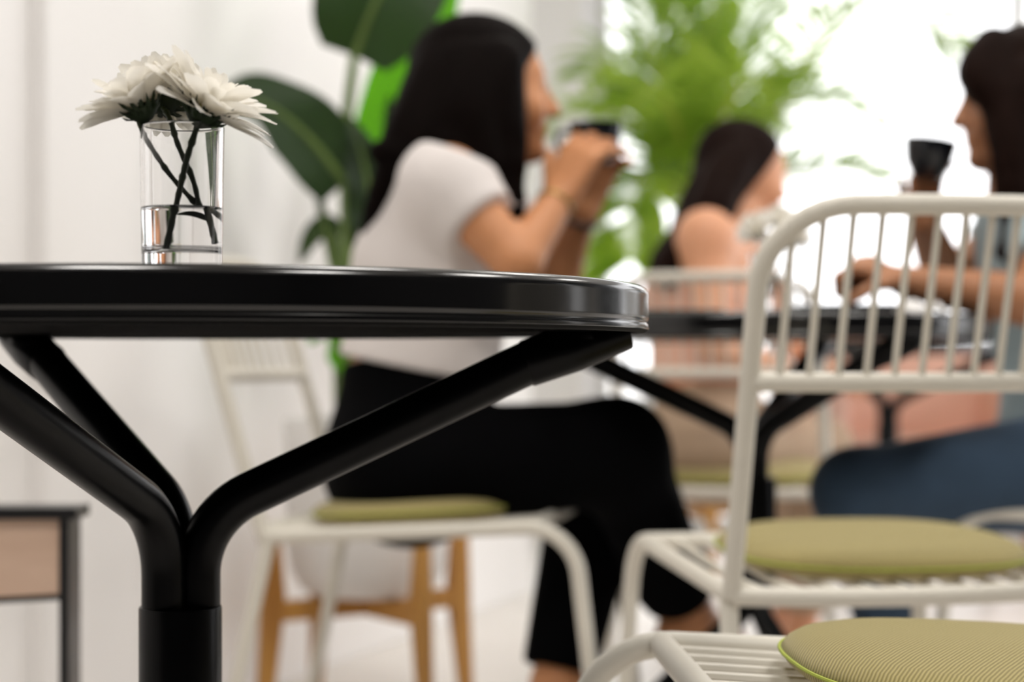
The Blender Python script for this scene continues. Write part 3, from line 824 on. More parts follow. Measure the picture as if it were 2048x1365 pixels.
cr_ = make_cup('black coffee cup held up by the woman in jeans, against the bright window', 0.043, 0.066, 0.021)
CR = P(1852, 360, 3.02)
set_place(cr_, *CR, 0)
cr_.rotation_euler = (Matrix.Rotation(PHI, 3, 'Z') @ Matrix.Rotation(math.radians(8), 3, 'Y') @ Matrix.Rotation(math.radians(75), 3, 'Z')).to_euler()

tr = MD().lathe([(0.0, 0.0), (0.085, 0.0), (0.095, 0.004), (0.10, 0.0125), (0.0985, 0.0135), (0.092, 0.006), (0.0, 0.004)], 48).build('plate', M['cup'], None)
tag(tr, 'black plate on the middle table, beside the crumpled white napkin', 'plate')
q = P(1712, 633, 2.72); set_place(tr, q[0], q[1], ZT2, 0)
nv = MD(); V, Q = [], []
for i in range(13):
    for j in range(13):
        a, b = (i / 6 - 1), (j / 6 - 1)
        V.append((a * 0.042, b * 0.042, max(0.0005, 0.024 * (1 - 0.55 * max(abs(a), abs(b)) ** 2) * (0.7 + 0.3 * math.sin(5 * a + 1) * math.cos(6 * b)) - 0.008 * rng.random())))
for i in range(12):
    for j in range(12):
        Q.append((i*13+j, (i+1)*13+j, (i+1)*13+j+1, i*13+j+1))
nk = nv.add(V, Q).build('napkin', M['napkin'], None)
sm = nk.modifiers.new('thick', 'SOLIDIFY'); sm.thickness = 0.001
tag(nk, 'crumpled white paper napkin on the middle table by the resting forearm', 'napkin')
q = P(1825, 633, 2.66); set_place(nk, q[0], q[1], ZT2 + 0.001, 0.4)
ph = MD().box((-0.075, -0.038, 0), (0.075, 0.038, 0.011)).build('wallet', M['leather'], None, smooth=False, bevel=0.004)
tag(ph, 'flat black wallet on the middle table edge nearest the woman in white', 'wallet')
q = P(1345, 634, 2.82); set_place(ph, q[0], q[1], ZT2, 0.1)
# ------------------------------------------------------------------ people: signed-distance figures meshed as one surface
class Sdf:
    def __init__(self, lo, hi, res):
        self.lo, self.res = np.array(lo, float), res
        self.n = np.ceil((np.array(hi, float) - self.lo) / res).astype(int) + 1
        self.F = np.full(self.n, 0.3, np.float32)
    def _reg(self, lo, hi):
        a = np.clip(np.floor((np.array(lo) - self.lo) / self.res).astype(int), 0, self.n)
        b = np.clip(np.ceil((np.array(hi) - self.lo) / self.res).astype(int) + 1, 0, self.n)
        sl = tuple(slice(i, j) for i, j in zip(a, b))
        g = [(self.lo[k] + self.res * np.arange(a[k], b[k])).astype(np.float32) for k in range(3)]
        return sl, np.stack(np.meshgrid(*g, indexing='ij'), -1)
    def _mix(self, sl, d, k, sub=False):
        A = self.F[sl]
        if A.size == 0: return
        if sub:
            d = -d
            h = np.maximum(k - np.abs(A - d), 0) / k
            self.F[sl] = np.maximum(A, d) + h * h * k * 0.25
        else:
            h = np.maximum(k - np.abs(A - d), 0) / k
            self.F[sl] = np.minimum(A, d) - h * h * k * 0.25
    def cone(self, a, b, ra, rb, k=0.02, sub=False):
        a, b = np.array(a, float), np.array(b, float)
        m = max(ra, rb) + k + 3 * self.res
        sl, p = self._reg(np.minimum(a, b) - m, np.maximum(a, b) + m)
        ab = b - a; L2 = float(ab @ ab) + 1e-12
        t = np.clip(((p - a) @ ab.astype(np.float32)) / L2, 0, 1)
        d = np.sqrt(((p - a - t[..., None] * ab) ** 2).sum(-1)) - (ra + t * (rb - ra))
        self._mix(sl, d.astype(np.float32), k, sub); return self
    def chain(self, pts, rs, k=0.02):
        for i in range(len(pts) - 1):
            self.cone(pts[i], pts[i+1], rs[i], rs[i+1], k)
        return self
    def ell(self, c, r, R=None, k=0.02, sub=False):
        c, r = np.array(c, float), np.array(r, float)
        m = r.max() + k + 3 * self.res
        sl, p = self._reg(c - m, c + m)
        q = p - c
        if R is not None: q = q @ np.array(R, np.float32)
        k0 = np.sqrt(((q / r) ** 2).sum(-1)); k1 = np.sqrt(((q / r ** 2) ** 2).sum(-1)) + 1e-6
        self._mix(sl, (k0 * (k0 - 1) / k1).astype(np.float32), k, sub); return self
    def cut(self, pt, nrm, box=None, k=0.006):
        """removes what lies on the side of the plane that nrm points to (within a box)"""
        nrm = np.array(nrm, float); nrm /= np.linalg.norm(nrm)
        if box is None: box = (self.lo, self.lo + self.res * self.n)
        sl, p = self._reg(*box)
        d = ((p - np.array(pt)) @ nrm).astype(np.float32)
        A = self.F[sl]; h = np.maximum(k - np.abs(A - d), 0) / k
        self.F[sl] = np.maximum(A, d) + h * h * k * 0.25; return self
    def join(self, other, k=0.02):
        h = np.maximum(k - np.abs(self.F - other.F), 0) / k
        self.F = np.minimum(self.F, other.F) - h * h * k * 0.25; return self
    def like(self):
        o = Sdf.__new__(Sdf); o.lo, o.res, o.n = self.lo, self.res, self.n
        o.F = np.full(self.n, 0.3, np.float32); return o
    def mesh(self, name, m, parent=None, org=(0, 0, 0), smooth_it=1):
        Fd = self.F; ins = Fd < 0
        n = self.n
        c = [ins[i:n[0]-1+i, j:n[1]-1+j, k_:n[2]-1+k_] for i in (0, 1) for j in (0, 1) for k_ in (0, 1)]
        s = sum(x.astype(np.int8) for x in c)
        act = np.argwhere((s > 0) & (s < 8))
        idx = np.full(n - 1, -1, np.int64); idx[tuple(act.T)] = np.arange(len(act))
        acc = np.zeros((len(act), 3)); cnt = np.zeros(len(act))
        cor = [np.array(v) for v in ((0,0,0),(0,0,1),(0,1,0),(0,1,1),(1,0,0),(1,0,1),(1,1,0),(1,1,1))]
        for i in range(8):
            for ax in range(3):
                if cor[i][ax] == 0:
                    j = cor[i].copy(); j[ax] = 1
                    A = Fd[tuple((act + cor[i]).T)]; B = Fd[tuple((act + j).T)]
                    w_ = (A < 0) != (B < 0)
                    t = np.where(w_, A / np.where(w_, A - B, 1), 0)
                    pt = act + cor[i] + t[:, None] * (j - cor[i])
                    acc[w_] += pt[w_]; cnt[w_] += 1
        V = self.lo + self.res * acc / np.maximum(cnt, 1)[:, None] - np.array(org)
        quads = []
        for ax in range(3):
            sl0 = [slice(1, -1)] * 3; sl1 = [slice(1, -1)] * 3
            sl0[ax] = slice(0, -1); sl1[ax] = slice(1, None)
            A, B = ins[tuple(sl0)], ins[tuple(sl1)]
            for flip, w_ in ((False, A & ~B), (True, ~A & B)):
                e = np.argwhere(w_)
                off = np.ones(3, int); off[ax] = 0
                e = e + off
                u, v = [(1, 2), (2, 0), (0, 1)][ax]
                du = np.zeros(3, int); du[u] = 1
                dv = np.zeros(3, int); dv[v] = 1
                q = np.stack([idx[tuple((e - du - dv).T)], idx[tuple((e - dv).T)], idx[tuple(e.T)], idx[tuple((e - du).T)]], 1)
                quads.append(q[:, ::-1] if flip else q)
        Q = np.concatenate(quads); Q = Q[(Q >= 0).all(1)]
        for _ in range(smooth_it):     # light Laplacian smoothing
            sm_ = np.zeros_like(V); dg = np.zeros(len(V))
            for a in range(4):
                b = (a + 1) % 4
                np.add.at(sm_, Q[:, a], V[Q[:, b]]); np.add.at(dg, Q[:, a], 1)
                np.add.at(sm_, Q[:, b], V[Q[:, a]]); np.add.at(dg, Q[:, b], 1)
            V = 0.5 * V + 0.5 * sm_ / np.maximum(dg, 1)[:, None]
        me = bpy.data.meshes.new(name)
        me.vertices.add(len(V)); me.vertices.foreach_set('co', V.astype(np.float32).ravel())
        me.loops.add(Q.size); me.loops.foreach_set('vertex_index', Q.astype(np.int32).ravel())
        me.polygons.add(len(Q)); me.polygons.foreach_set('loop_start', np.arange(0, Q.size, 4, dtype=np.int32))
        me.polygons.foreach_set('use_smooth', np.ones(len(Q), bool))
        me.update(calc_edges=True); me.validate()
        me.materials.append(m)
        o = bpy.data.objects.new(name, me); C.objects.link(o)
        if parent: o.parent = parent
        return o

def unit(v):
    v = np.array(v, float); return v / np.linalg.norm(v)

def head(s, c, f, u, neck, sc=1.0):
    """head with a face: c middle of the head, f the way it looks, u its up"""
    f = unit(f); u = unit(np.array(u) - f * np.dot(u, f)); l = np.cross(u, f)
    R = np.stack([f, l, u], 1)
    pt = lambda a, b, d: np.array(c) + sc * (a * f + b * l + d * u)
    s.ell(pt(-0.012, 0, 0.025), sc * np.array((0.098, 0.076, 0.088)), R, 0.01)
    s.ell(pt(0.030, 0, -0.030), sc * np.array((0.066, 0.060, 0.080)), R, 0.025)
    s.cone(pt(0.030, 0, -0.060), pt(0.070, 0, -0.094), 0.046 * sc, 0.020 * sc, 0.03)
    s.cone(pt(0.074, 0.026, 0.024), pt(0.074, -0.026, 0.024), 0.012 * sc, 0.012 * sc, 0.015)
    for b in (-1, 1):
        s.ell(pt(0.092, b * 0.031, 0.004), sc * np.array((0.014, 0.017, 0.012)), R, 0.010, True)
        s.ell(pt(0.076, b * 0.031, 0.003), sc * np.array((0.0135, 0.015, 0.0125)), R, 0.004)
        s.ell(pt(0.062, b * 0.046, -0.035), sc * np.array((0.028, 0.022, 0.028)), R, 0.02)
        s.ell(pt(-0.010, b * 0.076, -0.012), sc * np.array((0.017, 0.008, 0.030)), R, 0.006)
    s.cone(pt(0.086, 0, 0.010), pt(0.109, 0, -0.030), 0.0075 * sc, 0.0115 * sc, 0.010)
    for b in (-1, 1):
        s.ell(pt(0.098, b * 0.010, -0.033), sc * np.array((0.010, 0.008, 0.008)), R, 0.005)
    s.cone(pt(0.090, 0.017, -0.058), pt(0.090, -0.017, -0.058), 0.0068 * sc, 0.0068 * sc, 0.004)
    s.cone(pt(0.088, 0.015, -0.070), pt(0.088, -0.015, -0.070), 0.0075 * sc, 0.0075 * sc, 0.004)
    s.ell(pt(0.078, 0, -0.096), sc * np.array((0.020, 0.024, 0.017)), R, 0.012)
    s.cone(pt(-0.030, 0, -0.050), neck, 0.054 * sc, 0.056 * sc, 0.02)
    return pt, R

def hand(s, wrist, fwd, palm, curls, thumb_curl=0.6, thumb_side=1, spread=0.10, sc=1.0):
    """wrist point, the way the fingers lead, the way the palm looks; curls: bend of each knuckle, radians, per finger"""
    f = unit(fwd); n = unit(np.array(palm) - f * np.dot(palm, f)); sd = np.cross(f, n) * thumb_side
    wrist = np.array(wrist, float)
    PLn = 0.083 * sc
    for i, o in enumerate((0.030, 0.010, -0.010, -0.028)):
        kn = wrist + f * (PLn - 0.003 * abs(i - 1.2)) * 1.0 + sd * o * sc
        s.cone(wrist + sd * o * 0.62 * sc + f * 0.012, kn, 0.0145 * sc, 0.0115 * sc, 0.014)
        ln = (0.072, 0.080, 0.074, 0.058)[i] * sc
        d = unit(f + sd * (1.2 - i) * spread); p = kn; n = unit(n - d * np.dot(n, d))
        for j, (q, ra, rb) in enumerate(((0.45, 0.0098, 0.0088), (0.31, 0.0088, 0.0080), (0.24, 0.0080, 0.0066))):
            cu = curls[i] * (0.9, 1.1, 0.8)[j]
            d, n = d * math.cos(cu) + n * math.sin(cu), n * math.cos(cu) - d * math.sin(cu)
            e = p + d * ln * q
            s.cone(p, e, ra * sc, rb * sc, 0.003); p = e
        n = unit(np.array(palm) - f * np.dot(palm, f))
    b = wrist + f * 0.022 * sc + sd * 0.026 * sc
    d = unit(f * 0.62 + sd * 0.72 + n * 0.25)
    m = b + d * 0.040 * sc
    s.cone(b, m, 0.0145 * sc, 0.0105 * sc, 0.010)
    d2 = unit(d * math.cos(thumb_curl) + unit(f * 0.5 + n * 0.8) * math.sin(thumb_curl))
    e = m + d2 * 0.030 * sc
    s.cone(m, e, 0.0105 * sc, 0.0095 * sc, 0.003)
    d3 = unit(d2 + n * 0.35)
    s.cone(e, e + d3 * 0.024 * sc, 0.0095 * sc, 0.0072 * sc, 0.003)

def foot(s, ankle, toe, r=0.034):
    ankle, toe = np.array(ankle), np.array(toe)
    heel = ankle + (ankle - toe) * np.array((0.22, 0.22, 0)) + np.array((0, 0, -0.045))
    ball = ankle * 0.35 + toe * 0.65 + np.array((0, 0, 0.006))
    s.cone(ankle, heel, r, 0.028, 0.02); s.cone(ankle, ball, r * 0.95, 0.030, 0.03); s.cone(heel, ball, 0.027, 0.028, 0.02); s.cone(ball, toe, 0.030, 0.017, 0.02)

def person(label, org, lo, hi, res, skin, build):
    s = Sdf(lo, hi, res)
    build(s)
    o = s.mesh('person', skin, None, org)
    tag(o, label, 'person')
    set_place(o, org[0], org[1], org[2], 0)
    return o

def eyes(o, pt, org, sc=1.0):
    for b in (-1, 1):
        c = pt(0.0785, b * 0.031, 0.003) - org
        MD().lathe([(0.0, -0.012*sc), (0.0085*sc, -0.0085*sc), (0.012*sc, 0.0), (0.0085*sc, 0.0085*sc), (0.0, 0.012*sc)], 16, c).build('eye', M['eye'], o)

def hair_shape(s, c, f, u, strands, sc=1.0, front=0.045, k=0.012):
    f = unit(f); u = unit(np.array(u) - f * np.dot(u, f)); l = np.cross(u, f)
    R = np.stack([f, l, u], 1)
    pt = lambda a, b, d: np.array(c) + sc * (a * f + b * l + d * u)
    s.ell(pt(-0.020, 0, 0.028), sc * np.array((0.112, 0.092, 0.096)), R, 0.01)
    s.ell(pt(-0.045, 0, -0.035), sc * np.array((0.080, 0.088, 0.095)), R, 0.03)
    # keep the face clear: everything ahead of a slanted plane goes
    s.cut(pt(front, 0, 0.050), unit(f * 1.0 - u * 0.55), (pt(0, 0, 0) - 0.16, pt(0, 0, 0) + 0.16))
    for pts, rs in strands(pt):
        s.chain(pts, rs, k)
    return pt

r3 = random.Random(11)
def lock(top, mids, end, r0, r1, n, spread, endspread):
    """n locks side by side from the head down, each wandering a little"""
    out = []
    for i in range(n):
        j = np.array([r3.uniform(-1, 1) * spread[0], r3.uniform(-1, 1) * spread[1], r3.uniform(-1, 1) * spread[2]])
        e = np.array([r3.uniform(-1, 1) * endspread[0], r3.uniform(-1, 1) * endspread[1], r3.uniform(-1, 1) * endspread[2]])
        pts = [np.array(top) + j * 0.6]
        for m_ in mids: pts.append(np.array(m_) + j + np.array([r3.uniform(-1, 1), r3.uniform(-1, 1), 0]) * 0.006)
        pts.append(np.array(end) + e)
        pts = spline(pts, 4)
        nn = len(pts)
        out.append((pts, [r0 + (r1 - r0) * (q / (nn - 1)) ** 1.5 for q in range(nn)]))
    return out

# ---- the woman in the white t-shirt
PW = lambda px, py, d: P(px, py, d * 0.955)
W0 = np.array([-0.18, 2.96, 0.0])
wj = dict(pel=PW(822, 927, 3.10), waist=PW(836, 760, 3.10), chest=PW(876, 540, 3.10), upper=PW(912, 415, 3.10), neck=PW(955, 322, 3.10), head=PW(976, 180, 3.10),
          shR=PW(893, 372, 2.955), elR=PW(1035, 525, 2.90), wrR=PW(1118, 398, 2.985), shL=PW(925, 372, 3.245), elL=PW(1118, 545, 3.25), wrL=PW(1162, 425, 3.20),
          hipR=PW(818, 940, 3.01), knR=PW(1232, 903, 2.95), anR=PW(1372, 1222, 3.16), hipL=PW(815, 935, 3.19), knL=PW(1205, 935, 3.22), anL=PW(1112, 1372, 3.12))
wf, wu = unit((1.0, 0.10, -0.03)), (0.05, 0, 1)
def torso(s, j, g=0.0, k=0.05, fem=1.0, bust=0.045):
    s.ell(j['pel'], (0.125 + g, 0.165 + g, 0.105 + g), None, k)
    s.cone(j['pel'], j['waist'], 0.115 + g, 0.100 + g, k)
    s.cone(j['waist'], j['chest'], 0.100 + g, 0.112 + g, k)
    s.cone(j['chest'], j['upper'], 0.112 + g, 0.088 + g, k)
    for q in ('R', 'L'):
        s.cone(j['upper'], j['sh' + q], 0.078 + g, 0.052 + g, k)
        s.cone(j['chest'], j['sh' + q], 0.095 + g, 0.048 + g, k)
hd = {}
def build_w(s):
    j = wj
    torso(s, j)
    s.cone(j['upper'], j['neck'], 0.075, 0.054, 0.04)
    for q in 'RL':
        s.cone(j['sh' + q], j['el' + q], 0.049, 0.037, 0.02); s.cone(j['el' + q], j['wr' + q], 0.038, 0.026, 0.012)
        s.cone(j['hip' + q], j['kn' + q], 0.085, 0.058, 0.03); s.cone(j['kn' + q], j['an' + q], 0.056, 0.036, 0.02)
    foot(s, j['anR'], PW(1492, 1330, 3.28)); foot(s, j['anL'], PW(1190, 1520, 3.10))
    hd['w'], _ = head(s, j['head'], wf, wu, j['neck'])
    cup = CW + np.array([0, 0, 0.034])
    # the near hand wraps the near side of the cup, the far hand the far side
    hand(s, j['wrR'], (0.44, 0.10, 0.90), (0.62, 0.80, -0.10), (0.50, 0.52, 0.55, 0.60), 0.3, 1)
    hand(s, j['wrL'], (0.34, -0.12, 0.93), (0.40, -0.90, -0.10), (0.50, 0.52, 0.55, 0.60), 0.3, -1)
pw = person('person in white t-shirt and black trousers, legs crossed, black cup in both hands', W0, (-0.46, 2.58, 0.0), (0.50, 3.36, 1.36), 0.005, M['skin'], build_w)
eyes(pw, hd['w'], W0)
# t-shirt
s = Sdf((-0.46, 2.61, 0.40), (0.30, 3.32, 1.12), 0.0055)
torso(s, wj, 0.013)
s.cone(wj['waist'], wj['pel'], 0.118, 0.137, 0.05)
for q in 'RL':
    m_ = wj['sh' + q] * 0.45 + wj['el' + q] * 0.55
    ax = unit(wj['el' + q] - wj['sh' + q])
    sl_ = s.like().cone(wj['sh' + q], m_, 0.064, 0.062, 0.03).cut(m_ - ax * 0.012, ax)
    s.join(sl_, 0.03)
s.cut(wj['neck'] + np.array([0, 0, -0.012]), (0.35, 0, 1))
s.cut(PW(800, 732, 3.1), (-0.2, 0, -1))
for q in range(5):   # soft folds across the side and back
    z = 0.76 + q * 0.04
    x = wj['waist'][0] + (z - wj['waist'][2]) * 0.36
    s.cone((x - 0.10, 2.845, z + r3.uniform(-.01, .01)), (x + 0.10, 2.835, z + r3.uniform(-.03, .03)), 0.004, 0.003, 0.02)
s.mesh('t_shirt', M['shirt'], pw, W0, 2)
# trousers
s = Sdf((-0.46, 2.58, 0.10), (0.55, 3.36, 0.80), 0.006)
j = wj
s.ell(j['pel'], (0.135, 0.175, 0.118), None, 0.05); s.cone(j['pel'], j['waist'], 0.130, 0.124, 0.05)
for q in 'RL':
    s.cone(j['hip' + q], j['kn' + q], 0.100, 0.078, 0.05)
kR, aR = j['knR'], j['anR']
s.cone(kR, kR * 0.25 + aR * 0.75, 0.076, 0.060, 0.04); s.cone(kR * 0.25 + aR * 0.75, aR, 0.062, 0.056, 0.03)
s.cut(kR * 0.10 + aR * 0.90, unit(aR - kR), (aR - 0.12, aR + 0.12))
kL, aL = j['knL'], j['anL']
s.cone(kL, aL, 0.082, 0.060, 0.04)
s.cut(kL * 0.07 + aL * 0.93, unit(aL - kL), (aL - 0.12, aL + 0.12))
s.cut(PW(790, 708, 3.1), (-0.2, 0, 1))
s.mesh('trousers', M['trousers'], pw, W0, 2)
# hair, long and parted, falling down the back and past the near shoulder
def strands_w(pt):
    o = []
    hd_ = wj['head']
    o += lock(pt(-0.07, 0, 0.03), [PW(865, 230, 3.08), PW(815, 320, 3.06)], PW(765, 440, 3.10), 0.036, 0.016, 12, (0.018, 0.075, 0.01), (0.02, 0.08, 0.03))
    o += lock(pt(-0.04, -0.06, 0.03), [PW(905, 230, 3.01), PW(880, 300, 2.995)], PW(800, 330, 3.0), 0.036, 0.02, 8, (0.03, 0.02, 0.01), (0.03, 0.03, 0.02))
    o += lock(pt(0.0, -0.075, 0.03), [PW(978, 220, 3.005), PW(985, 300, 3.0)], PW(1018, 455, 2.99), 0.028, 0.010, 9, (0.028, 0.014, 0.01), (0.022, 0.02, 0.05))
    o += lock(pt(0.012, -0.082, 0.0), [PW(1000, 235, 2.998), PW(1003, 290, 2.995)], PW(1015, 360, 2.99), 0.020, 0.014, 7, (0.016, 0.006, 0.012), (0.016, 0.01, 0.03))
    o += lock(pt(0.0, -0.075, 0.03), [PW(930, 220, 3.0), PW(935, 290, 2.99)], PW(965, 350, 2.97), 0.032, 0.016, 8, (0.03, 0.014, 0.01), (0.03, 0.02, 0.03))
    o += lock(pt(0.01, 0.075, 0.03), [PW(985, 220, 3.18), PW(990, 300, 3.19)], PW(1010, 420, 3.2), 0.028, 0.012, 6, (0.03, 0.014, 0.01), (0.02, 0.02, 0.04))
    return o
s = Sdf((-0.42, 2.70, 0.80), (0.12, 3.18, 1.36), 0.0055)
hair_shape(s, wj['head'], wf, wu, strands_w, 1.0, 0.066)
s.mesh('hair', M['hair'], pw, W0, 2)
for q, mm, rr in (('R', 'gold', 0.0025), ('L', 'leather', 0.005)):
    a, b = wj['wr' + q], wj['el' + q]
    c = a * 0.90 + b * 0.10; ax = unit(b - a)
    u_ = unit(np.cross(ax, (0, 1, 0.3))); v_ = np.cross(ax, u_)
    MD().tube([c + 0.0295 * (math.cos(t) * u_ + math.sin(t) * v_) - W0 for t in np.linspace(0, 2 * math.pi, 29)], rr, 8, caps=False).build('bracelet', M[mm], pw)
for q, toe in (('R', PW(1492, 1330, 3.28)), ('L', PW(1190, 1520, 3.10))):
    s = Sdf(np.minimum(wj['an' + q], toe) - 0.12, np.maximum(wj['an' + q], toe) + 0.12, 0.005)
    an = wj['an' + q] + np.array((0, 0, -0.02))
    ballp = an * 0.35 + toe * 0.65
    heel = an + (an - toe) * np.array((0.22, 0.22, 0)) + np.array((0, 0, -0.03))
    s.cone(heel, ballp, 0.033, 0.036, 0.03); s.cone(ballp, toe, 0.036, 0.022, 0.02)
    s.mesh('shoe', M['shoe'], pw, W0)

# ---- the woman in jeans at the right, facing left
R0_ = np.array([0.95, 3.05, 0.0])
rj = dict(pel=P(2150, 935, 3.10), waist=P(2155, 770, 3.10), chest=P(2120, 575, 3.10), upper=P(2085, 455, 3.10), neck=P(2050, 360, 3.08), head=P(2040, 196, 3.06),
          shR=P(2050, 465, 3.25), elR=P(1893, 560, 3.24), wrR=P(1846, 442, 3.08), shL=P(2110, 470, 2.94), elL=P(2075, 603, 2.86), wrL=P(1815, 566, 2.86),
          hipR=P(2140, 950, 3.19), knR=P(1722, 1000, 3.10), anR=P(1800, 1340, 3.20), hipL=P(2140, 940, 2.98), knL=P(1712, 985, 2.92), anL=P(1800, 1335, 3.02))
rf, ru = unit((-1.0, 0.02, -0.10)), (-0.08, 0, 1)
def build_r(s):
    j = rj
    torso(s, j)
    s.cone(j['upper'], j['neck'], 0.072, 0.054, 0.04)
    for q in 'RL':
        s.cone(j['sh' + q], j['el' + q], 0.048, 0.039, 0.02); s.cone(j['el' + q], j['wr' + q], 0.043, 0.027, 0.012)
        s.cone(j['hip' + q], j['kn' + q], 0.084, 0.058, 0.03); s.cone(j['kn' + q], j['an' + q], 0.055, 0.036, 0.02)
    foot(s, j['anR'], P(1700, 1510, 3.16)); foot(s, j['anL'], P(1715, 1530, 2.98))
    hd['r'], _ = head(s, j['head'], rf, ru, j['neck'])
    hand(s, j['wrR'], (0.05, -0.12, 0.95), (0.35, -0.90, 0.10), (0.40, 0.42, 0.45, 0.48), 0.4, -1, 0.06, 0.85)
    hand(s, j['wrL'], (-0.90, 0.10, 0.34), (-0.25, 0.3, -0.9), (0.95, 1.0, 1.05, 1.1), 0.9, 1, 0.0)
    fw = unit((-0.90, 0.10, 0.34)); pn_ = np.array((-0.05, 0.25, -0.95)); a_ = j['wrL'] + fw * 0.06
    s.cone(a_, a_ + pn_ * 0.022 + fw * 0.012, 0.024, 0.022, 0.012)
pr = person('person in blue jeans and pale blue top, facing left, lifting a black cup', R0_, (0.42, 2.74, 0.0), (1.22, 3.48, 1.36), 0.005, M['skin_dark'], build_r)
eyes(pr, hd['r'], R0_)
s = Sdf((0.62, 2.76, 0.40), (1.25, 3.45, 1.10), 0.0055)
torso(s, rj, 0.013)
for q in 'RL':
    m_ = rj['sh' + q] * 0.45 + rj['el' + q] * 0.55
    ax = unit(rj['el' + q] - rj['sh' + q])
    sl_ = s.like().cone(rj['sh' + q], m_, 0.062, 0.060, 0.03).cut(m_ - ax * 0.01, ax)
    s.join(sl_, 0.03)
s.cut(rj['neck'] + np.array([0, 0, -0.012]), (-0.35, 0, 1))
s.cut(P(2150, 850, 3.1), (0, 0, -1))
s.mesh('top', M['blue_top'], pr, R0_, 2)
s = Sdf((0.40, 2.76, 0.10), (1.25, 3.45, 0.78), 0.006)
j = rj
s.ell(j['pel'], (0.132, 0.172, 0.114), None, 0.05); s.cone(j['pel'], j['waist'], 0.122, 0.108, 0.05)
for q in 'RL':
    s.cone(j['hip' + q], j['kn' + q], 0.098, 0.068, 0.035)
    s.cone(j['kn' + q], j['an' + q], 0.066, 0.050, 0.03)
    s.cut(j['kn' + q] * 0.05 + j['an' + q] * 0.95, unit(j['an' + q] - j['kn' + q]), (j['an' + q] - 0.10, j['an' + q] + 0.10))
s.cut(P(2150, 790, 3.1), (0, 0, 1))
s.mesh('jeans', M['jeans'], pr, R0_, 2)
def strands_r(pt):
    o = lock(pt(-0.06, 0, 0.03), [P(2110, 260, 3.06), P(2135, 380, 3.06)], P(2160, 560, 3.08), 0.036, 0.016, 10, (0.02, 0.08, 0.01), (0.02, 0.08, 0.03))
    o += lock(pt(-0.005, 0.070, 0.02), [P(2040, 240, 2.985), P(2050, 330, 2.965)], P(2030, 500, 2.95), 0.030, 0.012, 9, (0.028, 0.014, 0.01), (0.028, 0.02, 0.04))
    o += lock(pt(0.045, 0.045, 0.085), [pt(0.070, 0.074, 0.035), pt(0.045, 0.088, -0.035)], P(2020, 400, 2.965), 0.022, 0.014, 9, (0.018, 0.010, 0.01), (0.025, 0.01, 0.03))
    o += lock(pt(0.06, 0.0, 0.080), [pt(0.076, 0.02, 0.052), pt(0.076, 0.050, 0.015)], pt(0.05, 0.085, -0.01), 0.016, 0.014, 6, (0.008, 0.02, 0.008), (0.01, 0.01, 0.02))
    o += lock(pt(-0.005, -0.070, 0.02), [P(2030, 240, 3.15), P(2035, 330, 3.16)], P(1985, 500, 3.16), 0.028, 0.012, 8, (0.022, 0.014, 0.01), (0.025, 0.02, 0.03))
    return o
s = Sdf((0.66, 2.85, 0.72), (1.10, 3.35, 1.36), 0.0055)
hair_shape(s, rj['head'], rf, ru, strands_r, 1.0, 0.076)
s.mesh('hair', M['hair_brown'], pr, R0_, 2)
for q, toe in (('R', P(1700, 1510, 3.16)), ('L', P(1715, 1530, 2.98))):
    s = Sdf(np.minimum(rj['an' + q], toe) - 0.12, np.maximum(rj['an' + q], toe) + 0.12, 0.005)
    an = rj['an' + q] + np.array((0, 0, -0.04)); ballp = an * 0.35 + toe * 0.65
    s.cone(an + (an - toe) * np.array((0.22, 0.22, 0)) + np.array((0, 0, -0.02)), ballp, 0.034, 0.037, 0.03); s.cone(ballp, toe, 0.037, 0.024, 0.02)
    s.mesh('shoe', M['shoe'], pr, R0_)

# ---- the person with bare shoulders, behind the middle table
G0 = np.array([0.45, 4.0, 0.0])
gj = dict(pel=P(1425, 890, 3.88), waist=P(1412, 760, 3.92), chest=P(1408, 610, 3.95), upper=P(1430, 515, 3.95), neck=P(1468, 445, 3.97), head=P(1492, 345, 4.0),
          shR=P(1412, 478, 3.82), elR=P(1425, 690, 3.74), wrR=P(1560, 740, 3.84), shL=P(1485, 490, 4.10), elL=P(1590, 690, 4.15), wrL=P(1640, 735, 4.06),
          hipR=P(1430, 905, 3.83), knR=P(1640, 900, 4.12), anR=P(1600, 1270, 4.20), hipL=P(1425, 905, 4.00), knL=P(1610, 900, 4.30), anL=P(1570, 1265, 4.40))
gf, gu = unit((0.92, 0.30, -0.22)), (0.2, 0.05, 1)
def build_g(s):
    j = gj
    torso(s, j)
    s.cone(j['upper'], j['neck'], 0.068, 0.050, 0.04)
    for q in 'RL':
        s.cone(j['sh' + q], j['el' + q], 0.050, 0.036, 0.03); s.cone(j['el' + q], j['wr' + q], 0.036, 0.025, 0.012)
        s.cone(j['hip' + q], j['kn' + q], 0.080, 0.055, 0.03); s.cone(j['kn' + q], j['an' + q], 0.053, 0.034, 0.02)
    foot(s, j['anR'], j['anR'] + np.array((0.14, 0.10, -0.08))); foot(s, j['anL'], j['anL'] + np.array((0.14, 0.10, -0.08)))
    hd['g'], _ = head(s, j['head'], gf, gu, j['neck'], 0.92)
    for q, ts in (('R', 1), ('L', -1)):
        hand(s, j['wr' + q], (0.7, 0.6, -0.25), (0.1, 0.1, -1), (0.25, 0.28, 0.3, 0.33), 0.2, ts, 0.05, 0.92)
pg = person('person with bare shoulders and tan trousers, seen from behind beyond the middle table', G0, (0.18, 3.60, 0.0), (0.96, 4.60, 1.26), 0.006, M['skin_peach'], build_g)
eyes(pg, hd['g'], G0, 0.92)
s = Sdf((0.15, 3.6, 0.40), (0.75, 4.3, 1.05), 0.006)
torso(s, gj, 0.009)
s.cut(P(1415, 575, 3.95), (0.22, 0, 1))
s.cut(P(1390, 765, 3.95), (0, 0, -1))
s.mesh('camisole', M['peach_cloth'], pg, G0, 2)
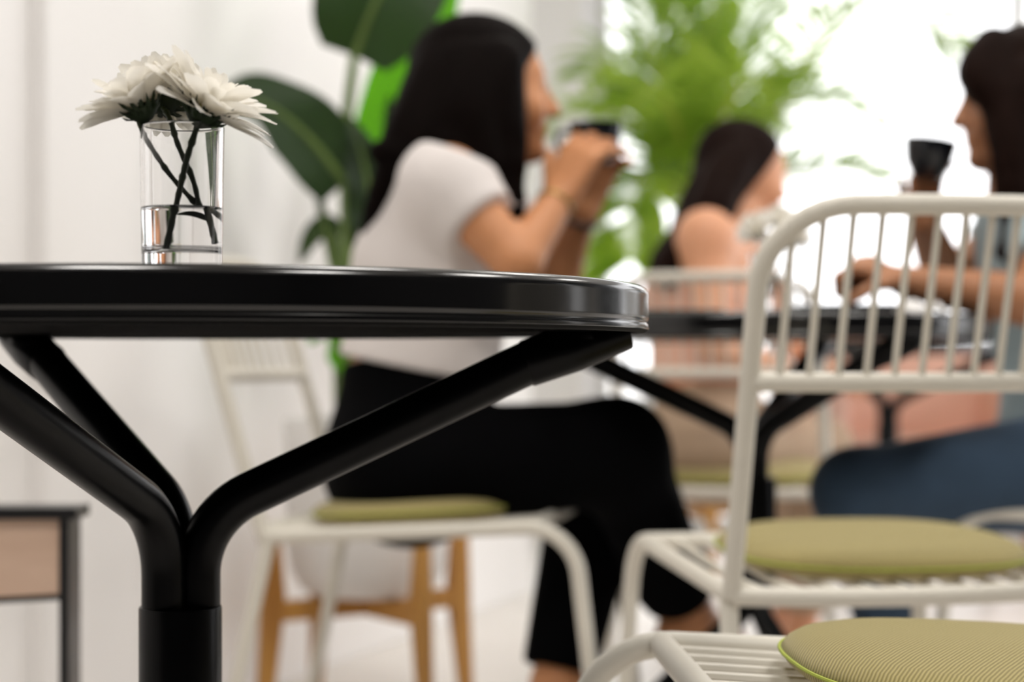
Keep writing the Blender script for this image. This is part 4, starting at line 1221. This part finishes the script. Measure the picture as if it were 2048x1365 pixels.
s = Sdf((0.15, 3.6, 0.10), (0.95, 4.55, 0.80), 0.007)
j = gj
s.ell(j['pel'], (0.130, 0.170, 0.112), None, 0.05); s.cone(j['pel'], j['waist'], 0.122, 0.108, 0.05)
for q in 'RL':
    s.cone(j['hip' + q], j['kn' + q], 0.095, 0.072, 0.04)
    s.cone(j['kn' + q], j['an' + q], 0.070, 0.062, 0.03)
    s.cut(j['kn' + q] * 0.15 + j['an' + q] * 0.85, unit(j['an' + q] - j['kn' + q]), (j['an' + q] - 0.12, j['an' + q] + 0.12))
s.cut(P(1390, 745, 3.95), (0, 0, 1))
s.mesh('trousers', M['tan_cloth'], pg, G0, 2)
def strands_g(pt):
    o = lock(pt(-0.05, -0.02, 0.03), [P(1420, 370, 3.94), P(1388, 440, 3.90)], P(1335, 540, 3.86), 0.034, 0.018, 14, (0.03, 0.06, 0.01), (0.03, 0.06, 0.03))
    o += lock(pt(-0.02, -0.05, 0.02), [P(1445, 380, 3.92), P(1425, 430, 3.90)], P(1400, 445, 3.88), 0.030, 0.018, 6, (0.02, 0.02, 0.01), (0.02, 0.02, 0.02))
    o += lock(pt(-0.02, 0.06, 0.02), [P(1470, 390, 4.05), P(1450, 450, 4.05)], P(1400, 540, 4.04), 0.030, 0.014, 6, (0.02, 0.02, 0.01), (0.03, 0.02, 0.02))
    return o
s = Sdf((0.22, 3.68, 0.80), (0.72, 4.25, 1.28), 0.006)
hair_shape(s, gj['head'], gf, gu, strands_g, 0.92, 0.040)
s.mesh('hair', M['hair_brown'], pg, G0, 2)
for q in 'RL':
    an = gj['an' + q]; toe = an + np.array((0.14, 0.10, -0.08))
    s = Sdf(np.minimum(an, toe) - 0.12, np.maximum(an, toe) + 0.12, 0.006)
    a2 = an + np.array((0, 0, -0.03)); ballp = a2 * 0.35 + toe * 0.65
    s.cone(a2 + (a2 - toe) * np.array((0.22, 0.22, 0)) + np.array((0, 0, -0.02)), ballp, 0.034, 0.037, 0.03); s.cone(ballp, toe, 0.037, 0.024, 0.02)
    s.mesh('shoe', M['shoe'], pg, G0)
